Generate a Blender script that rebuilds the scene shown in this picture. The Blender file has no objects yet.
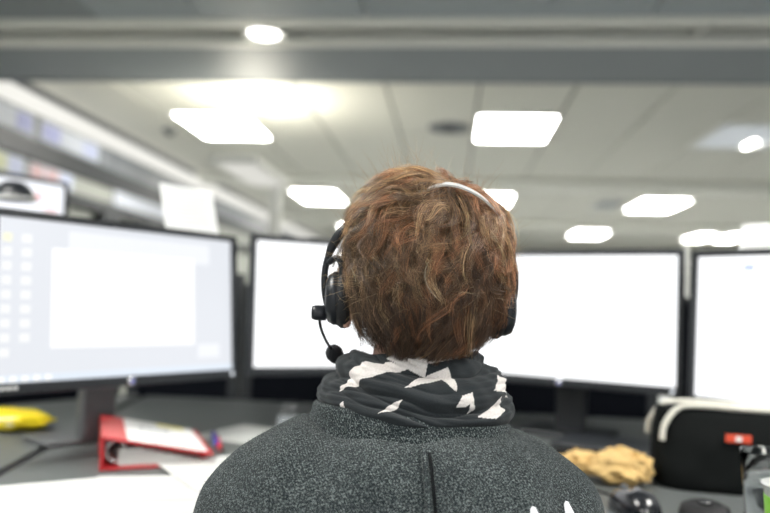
import bpy, bmesh, math, random
import numpy as np
from mathutils import Vector, Matrix
from mathutils.bvhtree import BVHTree

random.seed(7); rng = np.random.default_rng(7)
sc = bpy.context.scene
COL = sc.collection
PI = math.pi

# ------------------------------------------------------------------ camera
CAM_Z, YAW, PITCH, ROLL, FPX = 1.05, math.radians(5.5), math.radians(3.9), math.radians(2.0), 700.0
cam_data = bpy.data.cameras.new('camera'); cam = bpy.data.objects.new('camera', cam_data); COL.objects.link(cam)
cam_data.sensor_width = 36.0; cam_data.lens = 36.0 * FPX / 770.0
RM = Matrix.Rotation(YAW, 3, 'Z') @ Matrix.Rotation(PI / 2 + PITCH, 3, 'X') @ Matrix.Rotation(ROLL, 3, 'Z')
cam.matrix_world = Matrix.Translation((0, 0, CAM_Z)) @ RM.to_4x4()
cam_data.clip_start = 0.02; cam_data.clip_end = 100
cam_data.dof.use_dof = True; cam_data.dof.focus_distance = 0.70; cam_data.dof.aperture_fstop = 2.4
cam_data.dof.aperture_blades = 0
sc.camera = cam

# ------------------------------------------------------------------ world, exposure
world = bpy.data.worlds.new('world'); sc.world = world; world.use_nodes = True
bg = world.node_tree.nodes['Background']
bg.inputs[0].default_value = (0.93, 0.97, 1.0, 1); bg.inputs[1].default_value = 1.0
vs = sc.view_settings
vs.view_transform = 'Standard'; vs.look = 'None'; vs.exposure = 0.08; vs.gamma = 1.0; vs.use_curve_mapping = False
sc.cycles.use_denoising = True
sc.cycles.max_bounces = 8
LAMP = 31.0        # ceiling panel emission
SCREEN = 1.35     # monitor white

# ------------------------------------------------------------------ materials
def mat(name, col, rough=0.6, metal=0.0, var=0.06, scale=30.0, bump=0.0, bscale=None, emit=0.0, spec=0.5, trans=0.0, ior=1.45, sheen=0.0, coat=0.0):
    m = bpy.data.materials.new(name); m.use_nodes = True
    nt = m.node_tree; b = nt.nodes['Principled BSDF']
    tc = nt.nodes.new('ShaderNodeTexCoord')
    nz = nt.nodes.new('ShaderNodeTexNoise'); nz.inputs['Scale'].default_value = scale; nz.inputs['Detail'].default_value = 3
    nt.links.new(tc.outputs['Object'], nz.inputs['Vector'])
    mx = nt.nodes.new('ShaderNodeMix'); mx.data_type = 'RGBA'
    mx.inputs[6].default_value = (*[c * (1 - var) for c in col], 1)
    mx.inputs[7].default_value = (*[min(1, c * (1 + var)) for c in col], 1)
    nt.links.new(nz.outputs['Fac'], mx.inputs[0])
    nt.links.new(mx.outputs[2], b.inputs['Base Color'])
    b.inputs['Roughness'].default_value = rough; b.inputs['Metallic'].default_value = metal
    b.inputs['Specular IOR Level'].default_value = spec; b.inputs['IOR'].default_value = ior
    b.inputs['Transmission Weight'].default_value = trans
    b.inputs['Sheen Weight'].default_value = sheen; b.inputs['Coat Weight'].default_value = coat
    if emit > 0:
        nt.links.new(mx.outputs[2], b.inputs['Emission Color']); b.inputs['Emission Strength'].default_value = emit
    if bump > 0:
        n2 = nt.nodes.new('ShaderNodeTexNoise'); n2.inputs['Scale'].default_value = bscale or scale * 4
        nt.links.new(tc.outputs['Object'], n2.inputs['Vector'])
        bp = nt.nodes.new('ShaderNodeBump'); bp.inputs['Strength'].default_value = bump; bp.inputs['Distance'].default_value = 0.002
        nt.links.new(n2.outputs['Fac'], bp.inputs['Height']); nt.links.new(bp.outputs['Normal'], b.inputs['Normal'])
    return m

def attr_mat(name, rough=0.5, spec=0.4, bump=0.0, bscale=300, sheen=0.0):
    m = mat(name, (1, 1, 1), rough, spec=spec, bump=bump, bscale=bscale, sheen=sheen)
    nt = m.node_tree; b = nt.nodes['Principled BSDF']
    a = nt.nodes.new('ShaderNodeAttribute'); a.attribute_name = 'tint'
    nt.links.new(a.outputs['Color'], b.inputs['Base Color'])
    return m

def screen_mat(name, col, strength):
    m = bpy.data.materials.new(name); m.use_nodes = True
    nt = m.node_tree; b = nt.nodes['Principled BSDF']
    b.inputs['Base Color'].default_value = (0.02, 0.02, 0.02, 1); b.inputs['Roughness'].default_value = 0.35
    tc = nt.nodes.new('ShaderNodeTexCoord'); nz = nt.nodes.new('ShaderNodeTexNoise'); nz.inputs['Scale'].default_value = 3
    nt.links.new(tc.outputs['Object'], nz.inputs['Vector'])
    mx = nt.nodes.new('ShaderNodeMix'); mx.data_type = 'RGBA'
    mx.inputs[6].default_value = (*[c * 0.985 for c in col], 1); mx.inputs[7].default_value = (*col, 1)
    nt.links.new(nz.outputs['Fac'], mx.inputs[0]); nt.links.new(mx.outputs[2], b.inputs['Emission Color'])
    b.inputs['Emission Strength'].default_value = strength
    return m

M = {}
M['tile'] = mat('ceiling tile', (0.78, 0.775, 0.71), 0.85, var=0.03, scale=4, bump=0.15, bscale=200)
M['ceil_void'] = mat('ceiling grid', (0.16, 0.16, 0.16), 0.8)
M['soffit'] = mat('soffit metal', (0.27, 0.30, 0.32), 0.5, var=0.04, scale=5)
M['soffit_pale'] = mat('soffit pale hatch', (0.40, 0.45, 0.48), 0.5, var=0.03, scale=5)
M['profile'] = mat('pale profile', (0.92, 0.92, 0.86), 0.45, var=0.03)
M['dark_groove'] = mat('dark channel', (0.03, 0.033, 0.036), 0.7)
M['wall'] = mat('wall paint', (0.34, 0.35, 0.32), 0.8, var=0.05, scale=3)
M['wall_far'] = mat('far wall paint', (0.62, 0.64, 0.58), 0.8, var=0.05, scale=3)
M['white_metal'] = mat('white lacquer', (0.90, 0.90, 0.86), 0.4, var=0.02)
M['grey_panel'] = mat('grey clerestory panel', (0.24, 0.255, 0.275), 0.35, var=0.12, scale=3)
M['dark_metal'] = mat('dark frame', (0.035, 0.038, 0.042), 0.45)
M['carpet'] = mat('carpet', (0.36, 0.37, 0.37), 0.95, var=0.2, scale=200, bump=0.3)
M['desk'] = mat('desk laminate', (0.115, 0.125, 0.125), 0.42, var=0.1, scale=120)
M['desk_edge'] = mat('desk edge', (0.012, 0.012, 0.014), 0.5)
M['felt'] = mat('navy felt', (0.0035, 0.0045, 0.008), 0.9, spec=0.15, var=0.2, scale=250, bump=0.3)
M['post'] = mat('divider post', (0.03, 0.033, 0.037), 0.45)
M['plastic'] = mat('monitor plastic', (0.020, 0.023, 0.027), 0.38, var=0.1, scale=100)
M['stand'] = mat('stand plastic', (0.11, 0.115, 0.12), 0.4)
M['silver'] = mat('silver', (0.75, 0.76, 0.78), 0.25, metal=0.9, var=0.02)
M['paper'] = mat('white paper', (0.60, 0.605, 0.59), 0.8, var=0.05, scale=10, bump=0.05)
M['paper_bright'] = mat('bright sheet', (0.97, 0.97, 0.97), 0.8, var=0.01, trans=0.0)
M['paper_cover'] = mat('cover sheet', (0.80, 0.80, 0.79), 0.6, var=0.02)
M['paper_warm'] = mat('printed paper', (0.55, 0.56, 0.54), 0.8, var=0.05, scale=14)
M['ink'] = mat('grey ink', (0.30, 0.31, 0.33), 0.8)
M['red'] = mat('red binder', (0.50, 0.025, 0.03), 0.4, var=0.1, scale=30)
M['yellow'] = mat('yellow packet', (0.85, 0.66, 0.02), 0.35, var=0.08, scale=25)
M['yellow_note'] = mat('yellow note', (0.80, 0.72, 0.25), 0.7)
M['blue'] = mat('blue plastic', (0.03, 0.06, 0.42), 0.35)
M['bag'] = mat('black bag cloth', (0.004, 0.005, 0.005), 0.7, spec=0.12, var=0.25, scale=60, bump=0.25, bscale=500)
M['piping'] = mat('cream piping', (0.62, 0.60, 0.53), 0.55)
M['brown_paper'] = mat('brown paper', (0.62, 0.42, 0.17), 0.75, var=0.12, scale=40, bump=0.2)
M['black_gloss'] = mat('black gloss', (0.012, 0.013, 0.016), 0.22, spec=0.6, coat=0.4)
M['rubber'] = mat('black rubber', (0.012, 0.012, 0.013), 0.65)
M['foam'] = mat('black foam', (0.016, 0.017, 0.02), 0.95, var=0.3, scale=600, bump=0.6, bscale=900)
M['headset'] = mat('headset plastic', (0.014, 0.016, 0.02), 0.35, spec=0.5)
M['glass'] = mat('clear glass', (1, 1, 1), 0.02, var=0.0, trans=1.0, ior=1.45)
M['water'] = mat('water', (0.97, 1, 1), 0.0, var=0.0, trans=1.0, ior=1.33)
M['white_plastic'] = mat('white plastic', (0.80, 0.81, 0.80), 0.35)
M['green'] = mat('green print', (0.25, 0.62, 0.04), 0.45)
M['skin'] = mat('skin', (0.62, 0.36, 0.27), 0.55, var=0.08, scale=25, bump=0.05)
M['trousers'] = mat('dark denim', (0.02, 0.025, 0.04), 0.85, var=0.2, scale=300)
M['shoe'] = mat('black leather', (0.012, 0.012, 0.012), 0.4)
M['diffuser'] = screen_mat('lamp diffuser', (1.0, 0.985, 0.93), LAMP)
M['light_strip'] = screen_mat('white cornice with added glow', (1.0, 0.985, 0.92), 0.85)  # white cornice rail, no lamp; weak glow added to keep it bright
M['spot'] = screen_mat('spot lamp', (1.0, 0.98, 0.90), 8.0)

# ------------------------------------------------------------------ mesh helpers
def link(o, parent=None):
    COL.objects.link(o)
    if parent is not None: o.parent = parent
    return o

def mesh_obj(name, verts, faces, m, parent=None, smooth=False):
    me = bpy.data.meshes.new(name); me.from_pydata([tuple(v) for v in verts], [], [tuple(f) for f in faces]); me.update()
    if smooth:
        me.polygons.foreach_set('use_smooth', [True] * len(me.polygons))
    if m is not None: me.materials.append(m)
    return link(bpy.data.objects.new(name, me), parent)

def bm_obj(name, bm, m, parent=None, smooth=False):
    me = bpy.data.meshes.new(name); bmesh.ops.recalc_face_normals(bm, faces=bm.faces[:]); bm.to_mesh(me); bm.free()
    if smooth: me.polygons.foreach_set('use_smooth', [True] * len(me.polygons))
    me.materials.append(m)
    return link(bpy.data.objects.new(name, me), parent)

def add_box(bm, c, s, bevel=0.0, seg=2, rot=None):
    r = bmesh.ops.create_cube(bm, size=1.0); vs_ = r['verts']
    bmesh.ops.scale(bm, vec=s, verts=vs_)
    if bevel > 0:
        es = list({e for v in vs_ for e in v.link_edges})
        q = bmesh.ops.bevel(bm, geom=es, offset=bevel, segments=seg, affect='EDGES', profile=0.5)
        vs_ = list({v for f in q['faces'] for v in f.verts} | {v for v in vs_ if v.is_valid})
    if rot is not None: bmesh.ops.rotate(bm, cent=(0, 0, 0), matrix=rot, verts=vs_)
    bmesh.ops.translate(bm, vec=c, verts=vs_)
    return vs_

def box(name, c, s, m, parent=None, bevel=0.0, seg=2, rot=None, smooth=False):
    bm = bmesh.new(); add_box(bm, c, s, bevel, seg, rot)
    return bm_obj(name, bm, m, parent, smooth)

def boxes(name, items, m, parent=None, bevel=0.0):
    bm = bmesh.new()
    for c, s in items:
        b2 = bmesh.new(); add_box(b2, c, s, bevel); me = bpy.data.meshes.new('tmp'); b2.to_mesh(me); b2.free(); bm.from_mesh(me); bpy.data.meshes.remove(me)
    return bm_obj(name, bm, m, parent)

def tube_geo(pts, radii, n=10, closed=False):
    pts = [Vector(p) for p in pts]; V = []; F = []; L = len(pts)
    prev = None
    for i, p in enumerate(pts):
        a = pts[(i - 1) % L] if (i > 0 or closed) else p; b = pts[(i + 1) % L] if (i < L - 1 or closed) else p
        t = (b - a).normalized()
        if prev is None:
            up = Vector((0, 0, 1)) if abs(t.z) < 0.9 else Vector((1, 0, 0)); u = t.cross(up).normalized()
        else:
            u = (prev - t * prev.dot(t)).normalized()
        prev = u; w = t.cross(u); r = radii[i] if hasattr(radii, '__len__') else radii
        for k in range(n):
            q = 2 * PI * k / n; V.append(p + (u * math.cos(q) + w * math.sin(q)) * r)
    for i in range(L if closed else L - 1):
        j = (i + 1) % L
        for k in range(n): F.append((i * n + k, i * n + (k + 1) % n, j * n + (k + 1) % n, j * n + k))
    if not closed:
        F.append(tuple(range(n - 1, -1, -1))); F.append(tuple((L - 1) * n + k for k in range(n)))
    return V, F

def smooth_path(pts, sub=8, closed=False):
    P = [Vector(p) for p in pts]; out = []; n = len(P)
    for i in range(n if closed else n - 1):
        p0 = P[(i - 1) % n] if (closed or i > 0) else P[0]; p1 = P[i]; p2 = P[(i + 1) % n]; p3 = P[(i + 2) % n] if (closed or i < n - 2) else P[-1]
        for k in range(sub):
            t = k / sub
            out.append(0.5 * ((2 * p1) + (p2 - p0) * t + (2 * p0 - 5 * p1 + 4 * p2 - p3) * t * t + (3 * p1 - p0 - 3 * p2 + p3) * t ** 3))
    if not closed: out.append(P[-1])
    return out

def tube(name, pts, radii, m, parent=None, n=10, closed=False):
    V, F = tube_geo(pts, radii, n, closed)
    return mesh_obj(name, V, F, m, parent, True)

def lathe(name, prof, m, parent=None, n=32, c=(0, 0, 0), smooth=True, axis='Z', wob=None):
    V = []; F = []; L = len(prof)
    for (r, z) in prof:
        for k in range(n):
            q = 2 * PI * k / n; rr = r if wob is None else r * wob(q, z)
            p = (rr * math.cos(q), rr * math.sin(q), z)
            if axis == 'X': p = (p[2], p[0], p[1])
            if axis == 'Y': p = (p[0], p[2], p[1])
            V.append((p[0] + c[0], p[1] + c[1], p[2] + c[2]))
    for i in range(L - 1):
        for k in range(n): F.append((i * n + k, i * n + (k + 1) % n, (i + 1) * n + (k + 1) % n, (i + 1) * n + k))
    if prof[0][0] > 1e-6: F.append(tuple(range(n - 1, -1, -1)))
    if prof[-1][0] > 1e-6: F.append(tuple((L - 1) * n + k for k in range(n)))
    o = mesh_obj(name, V, F, m, parent, smooth)
    bm = bmesh.new(); bm.from_mesh(o.data); bmesh.ops.remove_doubles(bm, verts=bm.verts[:], dist=1e-6); bmesh.ops.recalc_face_normals(bm, faces=bm.faces[:]); bm.to_mesh(o.data); bm.free()
    return o

def prism(name, poly, z0, z1, m, parent=None):
    n = len(poly); V = [(x, y, z0) for x, y in poly] + [(x, y, z1) for x, y in poly]
    F = [tuple(range(n - 1, -1, -1)), tuple(range(n, 2 * n))] + [(i, (i + 1) % n, n + (i + 1) % n, n + i) for i in range(n)]
    bm = bmesh.new(); vv = [bm.verts.new(v) for v in V]
    for f in F: bm.faces.new([vv[i] for i in f])
    return bm_obj(name, bm, m, parent)

def ellipsoid(c, r, rot=None, nu=28, nv=18):
    V = []; F = []
    for j in range(nv + 1):
        a = PI * j / nv
        for i in range(nu):
            b = 2 * PI * i / nu; p = Vector((r[0] * math.sin(a) * math.cos(b), r[1] * math.sin(a) * math.sin(b), r[2] * math.cos(a)))
            if rot is not None: p = rot @ p
            V.append(p + Vector(c))
    for j in range(nv):
        for i in range(nu): F.append((j * nu + i, j * nu + (i + 1) % nu, (j + 1) * nu + (i + 1) % nu, (j + 1) * nu + i)[::-1])
    return V, F

def capsule(p0, p1, r0, r1, n=20):
    p0, p1 = Vector(p0), Vector(p1); d = (p1 - p0).normalized(); pts = []; rr = []
    for k in range(6):
        a = PI / 2 * k / 6; pts.append(p0 - d * r0 * math.cos(a)); rr.append(max(1e-4, r0 * math.sin(a)))
    pts.append(p0); rr.append(r0); pts.append(p1); rr.append(r1)
    for k in range(1, 7):
        a = PI / 2 * k / 6; pts.append(p1 + d * r1 * math.sin(a)); rr.append(max(1e-4, r1 * math.cos(a)))
    return tube_geo(pts, rr, n)

def loft(rings, n=48, p=2.0):
    V = []; F = []
    for (z, cx, cy, rx, ry, *e) in rings:
        pw = e[0] if e else p
        for k in range(n):
            q = 2 * PI * k / n; c, s = math.cos(q), math.sin(q)
            V.append((cx + rx * math.copysign(abs(c) ** (2 / pw), c), cy + ry * math.copysign(abs(s) ** (2 / pw), s), z))
    L = len(rings)
    for i in range(L - 1):
        for k in range(n): F.append((i * n + k, i * n + (k + 1) % n, (i + 1) * n + (k + 1) % n, (i + 1) * n + k))
    F.append(tuple(range(n - 1, -1, -1))); F.append(tuple((L - 1) * n + k for k in range(n)))
    return V, F

def fuse(name, geos, voxel, smooth_it, m, parent=None):
    V = []; F = []
    for v, f in geos:
        o = len(V); V += [tuple(x) for x in v]; F += [tuple(i + o for i in q) for q in f]
    me = bpy.data.meshes.new('tmp'); me.from_pydata(V, [], F); me.update()
    bm = bmesh.new(); bm.from_mesh(me); bmesh.ops.remove_doubles(bm, verts=bm.verts[:], dist=1e-6); bmesh.ops.recalc_face_normals(bm, faces=bm.faces[:]); bm.to_mesh(me); bm.free()
    t = bpy.data.objects.new('tmp', me); COL.objects.link(t)
    r = t.modifiers.new('r', 'REMESH'); r.mode = 'VOXEL'; r.voxel_size = voxel; r.use_smooth_shade = True
    if smooth_it:
        s = t.modifiers.new('s', 'SMOOTH'); s.iterations = smooth_it; s.factor = 0.5
    dg = bpy.context.evaluated_depsgraph_get(); out = bpy.data.meshes.new_from_object(t.evaluated_get(dg))
    bpy.data.objects.remove(t); bpy.data.meshes.remove(me)
    out.name = name; out.materials.clear(); out.materials.append(m)
    out.polygons.foreach_set('use_smooth', [True] * len(out.polygons))
    return link(bpy.data.objects.new(name, out), parent)

def thing(name, label, cat, loc=(0, 0, 0), rz=0.0, group=None, kind=None):
    o = bpy.data.objects.new(name, None); COL.objects.link(o); o.empty_display_size = 0.1
    o.location = loc; o.rotation_euler = (0, 0, rz)
    return tag(o, label, cat, group, kind)

def tag(o, label=None, cat=None, group=None, kind=None):
    if label: o['label'] = label
    if cat: o['category'] = cat
    if group: o['group'] = group
    if kind: o['kind'] = kind
    return o

def struct(o, label):
    return tag(o, label, o.name.split('_')[0].split('.')[0], kind='structure')

def uvbox(p, axis_pts):
    return p

# ================================================================== STRUCTURE
CEIL = 2.43; SOF = 2.30; WX = -2.87
fl = box('floor', (2.0, 8.0, -0.05), (10.6, 24.6, 0.1), M['carpet']); struct(fl, 'light grey carpeted office floor under the desks')
ce = box('ceiling', (2.4, 11.95, CEIL + 0.075), (10.8, 16.3, 0.1), M['ceil_void']); struct(ce, 'suspended ceiling of pale tiles with recessed light panels')
# ceiling tiles: one mesh shared by all
bm = bmesh.new(); add_box(bm, (0, 0, 0), (0.579, 1.684, 0.02), 0.004, 1); tme = bpy.data.meshes.new('tile'); bm.to_mesh(tme); bm.free(); tme.materials.append(M['tile'])
for i in range(-5, 10):
    for j in range(9):
        t = bpy.data.objects.new('tile', tme); COL.objects.link(t); t.parent = ce
        t.location = (0.44 + 0.595 * i, 4.72 + 1.70 * j, CEIL + 0.012 + rng.uniform(-.0015, .0015))
# downstand beams across the ceiling
for k, (y, w, h) in enumerate([(7.55, 0.30, 0.10), (11.3, 0.30, 0.10)]):
    b = box('trim_%d' % (k + 1), (2.4, y, CEIL - h / 2), (10.5, w, h), M['profile'], bevel=0.01)
    struct(b, ['pale beam crossing the ceiling behind the front light panels', 'pale beam crossing the ceiling far at the back'][k])
# soffit nearest to the camera, with its channel, profiles and hatches
so = box('trim_soffit', (2.0, 0.05, SOF + 0.10), (10.6, 7.56, 0.08), M['dark_groove']); so.name = 'trim_3'; struct(so, 'grey lowered soffit with a dark channel nearest the camera')
box('soffit_panel', (2.4, 3.57, SOF + 0.03), (10.5, 0.52, 0.06), M['soffit'], so, 0.006)
box('soffit_fascia', (2.4, 3.845, SOF + 0.06), (10.5, 0.03, 0.13), M['soffit'], so, 0.004)
box('profile', (2.4, 3.262, SOF + 0.025), (10.5, 0.085, 0.07), M['profile'], so, 0.012)
box('profile', (2.4, 3.015, SOF + 0.025), (10.5, 0.11, 0.07), M['profile'], so, 0.012)
xs = [-2.85, -1.62, -1.15, -0.4, 0.8, 2.0, 3.2, 4.4, 5.6, 7.2]
for a, b in zip(xs[:-1], xs[1:]):
    box('hatch_panel', ((a + b) / 2, 2.52, SOF + 0.02), (b - a - 0.008, 0.86, 0.05), M['soffit_pale'] if a in (-1.62,) or a > -1.2 else M['soffit'], so, 0.004)
for y in (1.6, 0.7, -0.2, -1.1, -2.0, -2.9):
    box('hatch_panel', (2.2, y, SOF + 0.02), (10.1, 0.88, 0.05), M['soffit_pale'], so, 0.004)
tube('clip', [(1.03, 3.19, SOF + .03), (1.05, 3.15, SOF - 0.004), (1.07, 3.06, SOF - .015), (1.075, 2.99, SOF - .02)], 0.008, M['white_metal'], so)
# round spot in the channel
sp = thing('recessed_spotlight', 'round glowing spotlight set in the soffit channel', 'spotlight', (-0.91, 3.145, SOF))
lathe('trim_ring', [(0.075, 0.05), (0.105, 0.05), (0.105, -0.012), (0.098, -0.016), (0.085, -0.01), (0.075, 0.0)], M['white_metal'], sp)
lathe('lens', [(0.084, 0.006), (0.06, -0.008), (0.0, -0.012)], M['spot'], sp)

# left wall, built as an office partition with bands
wl = box('wall_left', (WX - 0.06, 8.0, 1.19), (0.1, 24.4, 2.38), M['wall']); struct(wl, 'grey office partition wall along the left side')
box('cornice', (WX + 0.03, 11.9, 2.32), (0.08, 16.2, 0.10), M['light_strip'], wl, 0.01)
for j in range(9):
    box('panel', (WX + 0.0, 4.75 + 1.7 * j, 2.17), (0.03, 1.68, 0.18), M['grey_panel'], wl, 0.004)
box('rail', (WX + 0.015, 11.9, 2.01), (0.05, 16.2, 0.14), M['dark_metal'], wl, 0.006)
box('ledge', (WX + 0.02, 11.9, 1.755), (0.06, 16.2, 0.09), M['dark_metal'], wl, 0.006)
for j in range(9):
    box('panel', (WX + 0.0, 4.75 + 1.7 * j, 1.87), (0.03, 1.68, 0.13), M['wall'], wl, 0.004)
wb = box('wall_back', (2.0, 20.2, 1.25), (10.6, 0.2, 2.5), M['wall_far']); struct(wb, 'pale greenish wall at the far end of the office')
wr = box('wall_right', (7.3, 8.0, 1.2), (0.1, 24.4, 2.4), M['wall_far']); struct(wr, 'pale wall along the far right side of the office')

def poster(y0, y1, z0, z1, label, cols, name='poster', cat='poster'):
    t = thing(name, label, cat, (WX + 0.02, (y0 + y1) / 2, (z0 + z1) / 2))
    box('sheet', (0.004, 0, 0), (0.006, y1 - y0, z1 - z0), cols[0], t)
    n = len(cols) - 1
    for i, c in enumerate(cols[1:]):
        w = (y1 - y0) / n
        box('printed_field', (0.008, -(y1 - y0) / 2 + w * (i + .5), 0.0), (0.003, w * 0.8, (z1 - z0) * 0.8), c, t)
pale = lambda n, c: mat(n, c, 0.5, var=0.05)
Cw = pale('poster white', (0.58, 0.61, 0.68)); Cb = pale('poster blue', (0.38, 0.40, 0.66)); Cp = pale('poster pink', (0.62, 0.42, 0.44)); Cy = pale('poster yellow', (0.58, 0.60, 0.40)); Cl = pale('poster lilac', (0.50, 0.54, 0.72))
poster(4.0, 4.42, 2.10, 2.24, 'bluish white notice on the upper band of the left partition, nearest', [Cw, Cw, Cb])
poster(4.5, 5.3, 2.10, 2.24, 'large pale blue notice on the upper band of the left partition', [Cw, Cb, Cw, Cl])
poster(4.0, 4.35, 1.80, 1.93, 'yellow and white planner sheet under the dark wall rail', [Cw, Cy, Cl])
poster(4.4, 4.95, 1.80, 1.93, 'pink and lilac planner sheet under the dark wall rail', [Cw, Cp, Cp, Cl])
poster(5.6, 7.0, 1.80, 1.93, 'long white notice strip on the left partition behind the white sheet', [Cw, Cw])
for y, z, l in ((5.45, 1.66, 'nearer of two small dark boxes hanging on the left partition'), (6.25, 1.66, 'farther of two small dark boxes hanging on the left partition')):
    t = thing('wall_box', l, 'box', (WX + 0.02, y, z), group='dark boxes on the left partition')
    box('body', (0.04, 0, 0), (0.08, 0.26, 0.09), M['dark_metal'], t, 0.008)
    box('lid', (0.042, 0, 0.049), (0.088, 0.27, 0.012), M['stand'], t, 0.003)

# ceiling light panels
def ceiling_light(x, y, w, l, label, z=CEIL):
    t = thing('ceiling_light', label, 'ceiling light', (x, y, z), group='recessed ceiling light panels')
    boxes('frame', [((-w / 2, 0, -0.006), (0.02, l, 0.02)), ((w / 2, 0, -0.006), (0.02, l, 0.02)), ((0, -l / 2, -0.006), (w + .02, 0.02, 0.02)), ((0, l / 2, -0.006), (w + .02, 0.02, 0.02))], M['white_metal'], t)
    box('diffuser', (0, 0, -0.006), (w - 0.02, l - 0.02, 0.012), M['diffuser'], t)
LL = [(-1.84, 5.36, 'square light panel above the white floor lamp, front row left'), (0.44, 5.34, 'light panel right above the seated person, front row'),
      (-1.75, 8.95, 'light panel left of the hair, behind the first beam'), (0.44, 8.95, 'light panel partly behind the hair on the right, second row'),
      (2.56, 9.1, 'light panel over the right screen, behind the first beam'), (2.40, 12.7, 'small light panel farthest over the right middle screen'),
      (4.35, 12.8, 'left one of the paired small lights beside the right paper sheet'), (4.86, 12.75, 'right one of the paired small lights beside the right paper sheet'),
      (4.75, 9.1, 'light panel at the right frame edge over the outer right screen'), (-1.75, 12.7, 'far light panel behind the left white sheet')]
for x, y, l in LL: ceiling_light(x, y, 0.57 if 'paired' not in l else 0.34, 0.78 if y < 8 else 1.0, l)
for x, y, l in ((-1.2, 0.6, 'soffit light panel left of the camera'), (1.2, 0.6, 'soffit light panel right of the camera'), (-1.2, -2.2, 'soffit light panel behind the camera on the left'), (1.2, -2.2, 'soffit light panel behind the camera on the right')):
    ceiling_light(x, y, 0.60, 0.9, l, SOF - 0.005)
# ceiling vents
def vent(x, y, w, l, label, m):
    t = thing('ceiling_vent', label, 'vent', (x, y, CEIL), group='ceiling vents')
    boxes('frame', [((-w / 2, 0, -0.008), (0.03, l, 0.02)), ((w / 2, 0, -0.008), (0.03, l, 0.02)), ((0, -l / 2, -0.008), (w + .03, 0.03, 0.02)), ((0, l / 2, -0.008), (w + .03, 0.03, 0.02))], M['white_metal'], t)
    box('backing', (0, 0, -0.002), (w, l, 0.004), m, t)
    n = 7
    for k in range(n):
        box('slat', (0, -l / 2 + l * (k + .5) / n, -0.010), (w - 0.03, 0.05, 0.006), m, t, rot=Matrix.Rotation(0.5, 3, 'X'))
bright = mat('polished louvre', (0.92, 0.94, 0.95), 0.35)
tv = thing('ceiling_light', 'dim louvred ceiling light at the right frame edge', 'ceiling light', (2.2, 5.5, CEIL), group='recessed ceiling light panels')
boxes('frame', [((-0.29, 0, -0.008), (0.03, 0.76, 0.02)), ((0.29, 0, -0.008), (0.03, 0.76, 0.02)), ((0, -0.37, -0.008), (0.6, 0.03, 0.02)), ((0, 0.37, -0.008), (0.6, 0.03, 0.02))], M['white_metal'], tv)
box('reflector', (0, 0, -0.001), (0.56, 0.72, 0.004), screen_mat('dim lamp reflector', (0.9, 0.95, 1.0), 0.75), tv)
for k in range(6): box('louvre_blade', (0, -0.31 + 0.124 * k, -0.012), (0.56, 0.012, 0.022), bright, tv)
for k in range(4): box('louvre_bar', (-0.21 + 0.14 * k, 0, -0.012), (0.012, 0.72, 0.020), bright, tv)
tube('lamp_tube', [(0.12, 0.10, -0.014), (0.12, 0.30, -0.014)], 0.012, M['diffuser'], tv)
vent(1.95, 9.1, 0.34, 0.9, 'small pale grille left of the light panel over the right screen', bright)
t = thing('ceiling_diffuser', 'round dusty air outlet in the ceiling above the head', 'air outlet', (-0.05, 5.35, CEIL))
for k, r in enumerate((0.15, 0.11, 0.07)):
    lathe('ring', [(r - 0.012, 0.0), (r + 0.012, 0.0), (r + 0.008, -0.014 - .004 * k), (r - 0.010, -0.012 - .004 * k), (r - 0.012, 0.0)], M['grey_panel'], t)
lathe('core', [(0.05, 0.0), (0.05, -0.015), (0.03, -0.025), (0, -0.027)], M['dark_groove'], t)
t = thing('smoke_detector', 'small grey round detector on the ceiling left of the front light panel', 'detector', (-2.35, 5.5, CEIL))
lathe('base', [(0.0, 0.0), (0.06, 0.0), (0.06, -0.02), (0.045, -0.03), (0, -0.03)], M['grey_panel'], t); lathe('sensor', [(0.03, -0.03), (0.028, -0.05), (0, -0.052)], M['dark_groove'], t)

# floor standing uplight
fp = (-1.264, 4.85)
t = thing('floor_lamp', 'white floor lamp with flat rectangular head lighting the ceiling', 'floor lamp', (fp[0], fp[1], 0))
box('base', (0, 0.05, 0.012), (0.34, 0.42, 0.024), M['white_metal'], t, 0.006)
box('pole', (0, 0, 0.94), (0.085, 0.05, 1.85), M['white_metal'], t, 0.012)
hd = box('head', (-0.07, -0.34, 1.895), (0.30, 0.90, 0.045), M['white_metal'], t, 0.012)
box('diffuser', (-0.07, -0.34, 1.872), (0.24, 0.80, 0.004), screen_mat('lamp downlight', (1.0, 0.98, 0.92), 0.6), hd)
box('lamp_opening', (-0.07, -0.34, 1.922), (0.22, 0.78, 0.008), screen_mat('uplight lens', (1.0, 0.95, 0.80), 24.0), hd)

# ================================================================== DESK
DZ = 0.74
desk = thing('desk', 'dark grey corner desk carrying the screens and papers', 'desk', (0, 0, 0))
gapA, gapB = Vector((-0.775, 1.19)), Vector((-0.93, 1.93))
gd = (gapB - gapA).normalized(); gp = gapA - gd * 0.62; gq = gapA + gd * 0.86
main_poly = [(gp.x + .012, gp.y), (-0.48, 0.80), (-0.33, 0.90), (-0.20, 0.95), (-0.05, 0.968), (0.12, 0.962), (0.25, 0.92), (0.36, 0.86), (0.95, 0.62), (1.35, 0.40), (1.75, 0.80), (0.62, 2.14), (gq.x + .012, 2.14)]
prism('desktop', main_poly, DZ - 0.026, DZ, M['desk'], desk)
side_poly = [(gp.x - .012, gp.y), (gq.x - .012, 2.14), (-1.00, 2.14), (-1.75, 0.95), (-1.55, 0.45)]
prism('side_top', side_poly, DZ - 0.026, DZ, M['desk'], desk)
prism('gap_strip', [(gp.x - .013, gp.y), (gp.x + .013, gp.y), (gq.x + .013, 2.14), (gq.x - .013, 2.14)], DZ - 0.03, DZ - 0.006, M['desk_edge'], desk)
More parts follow.
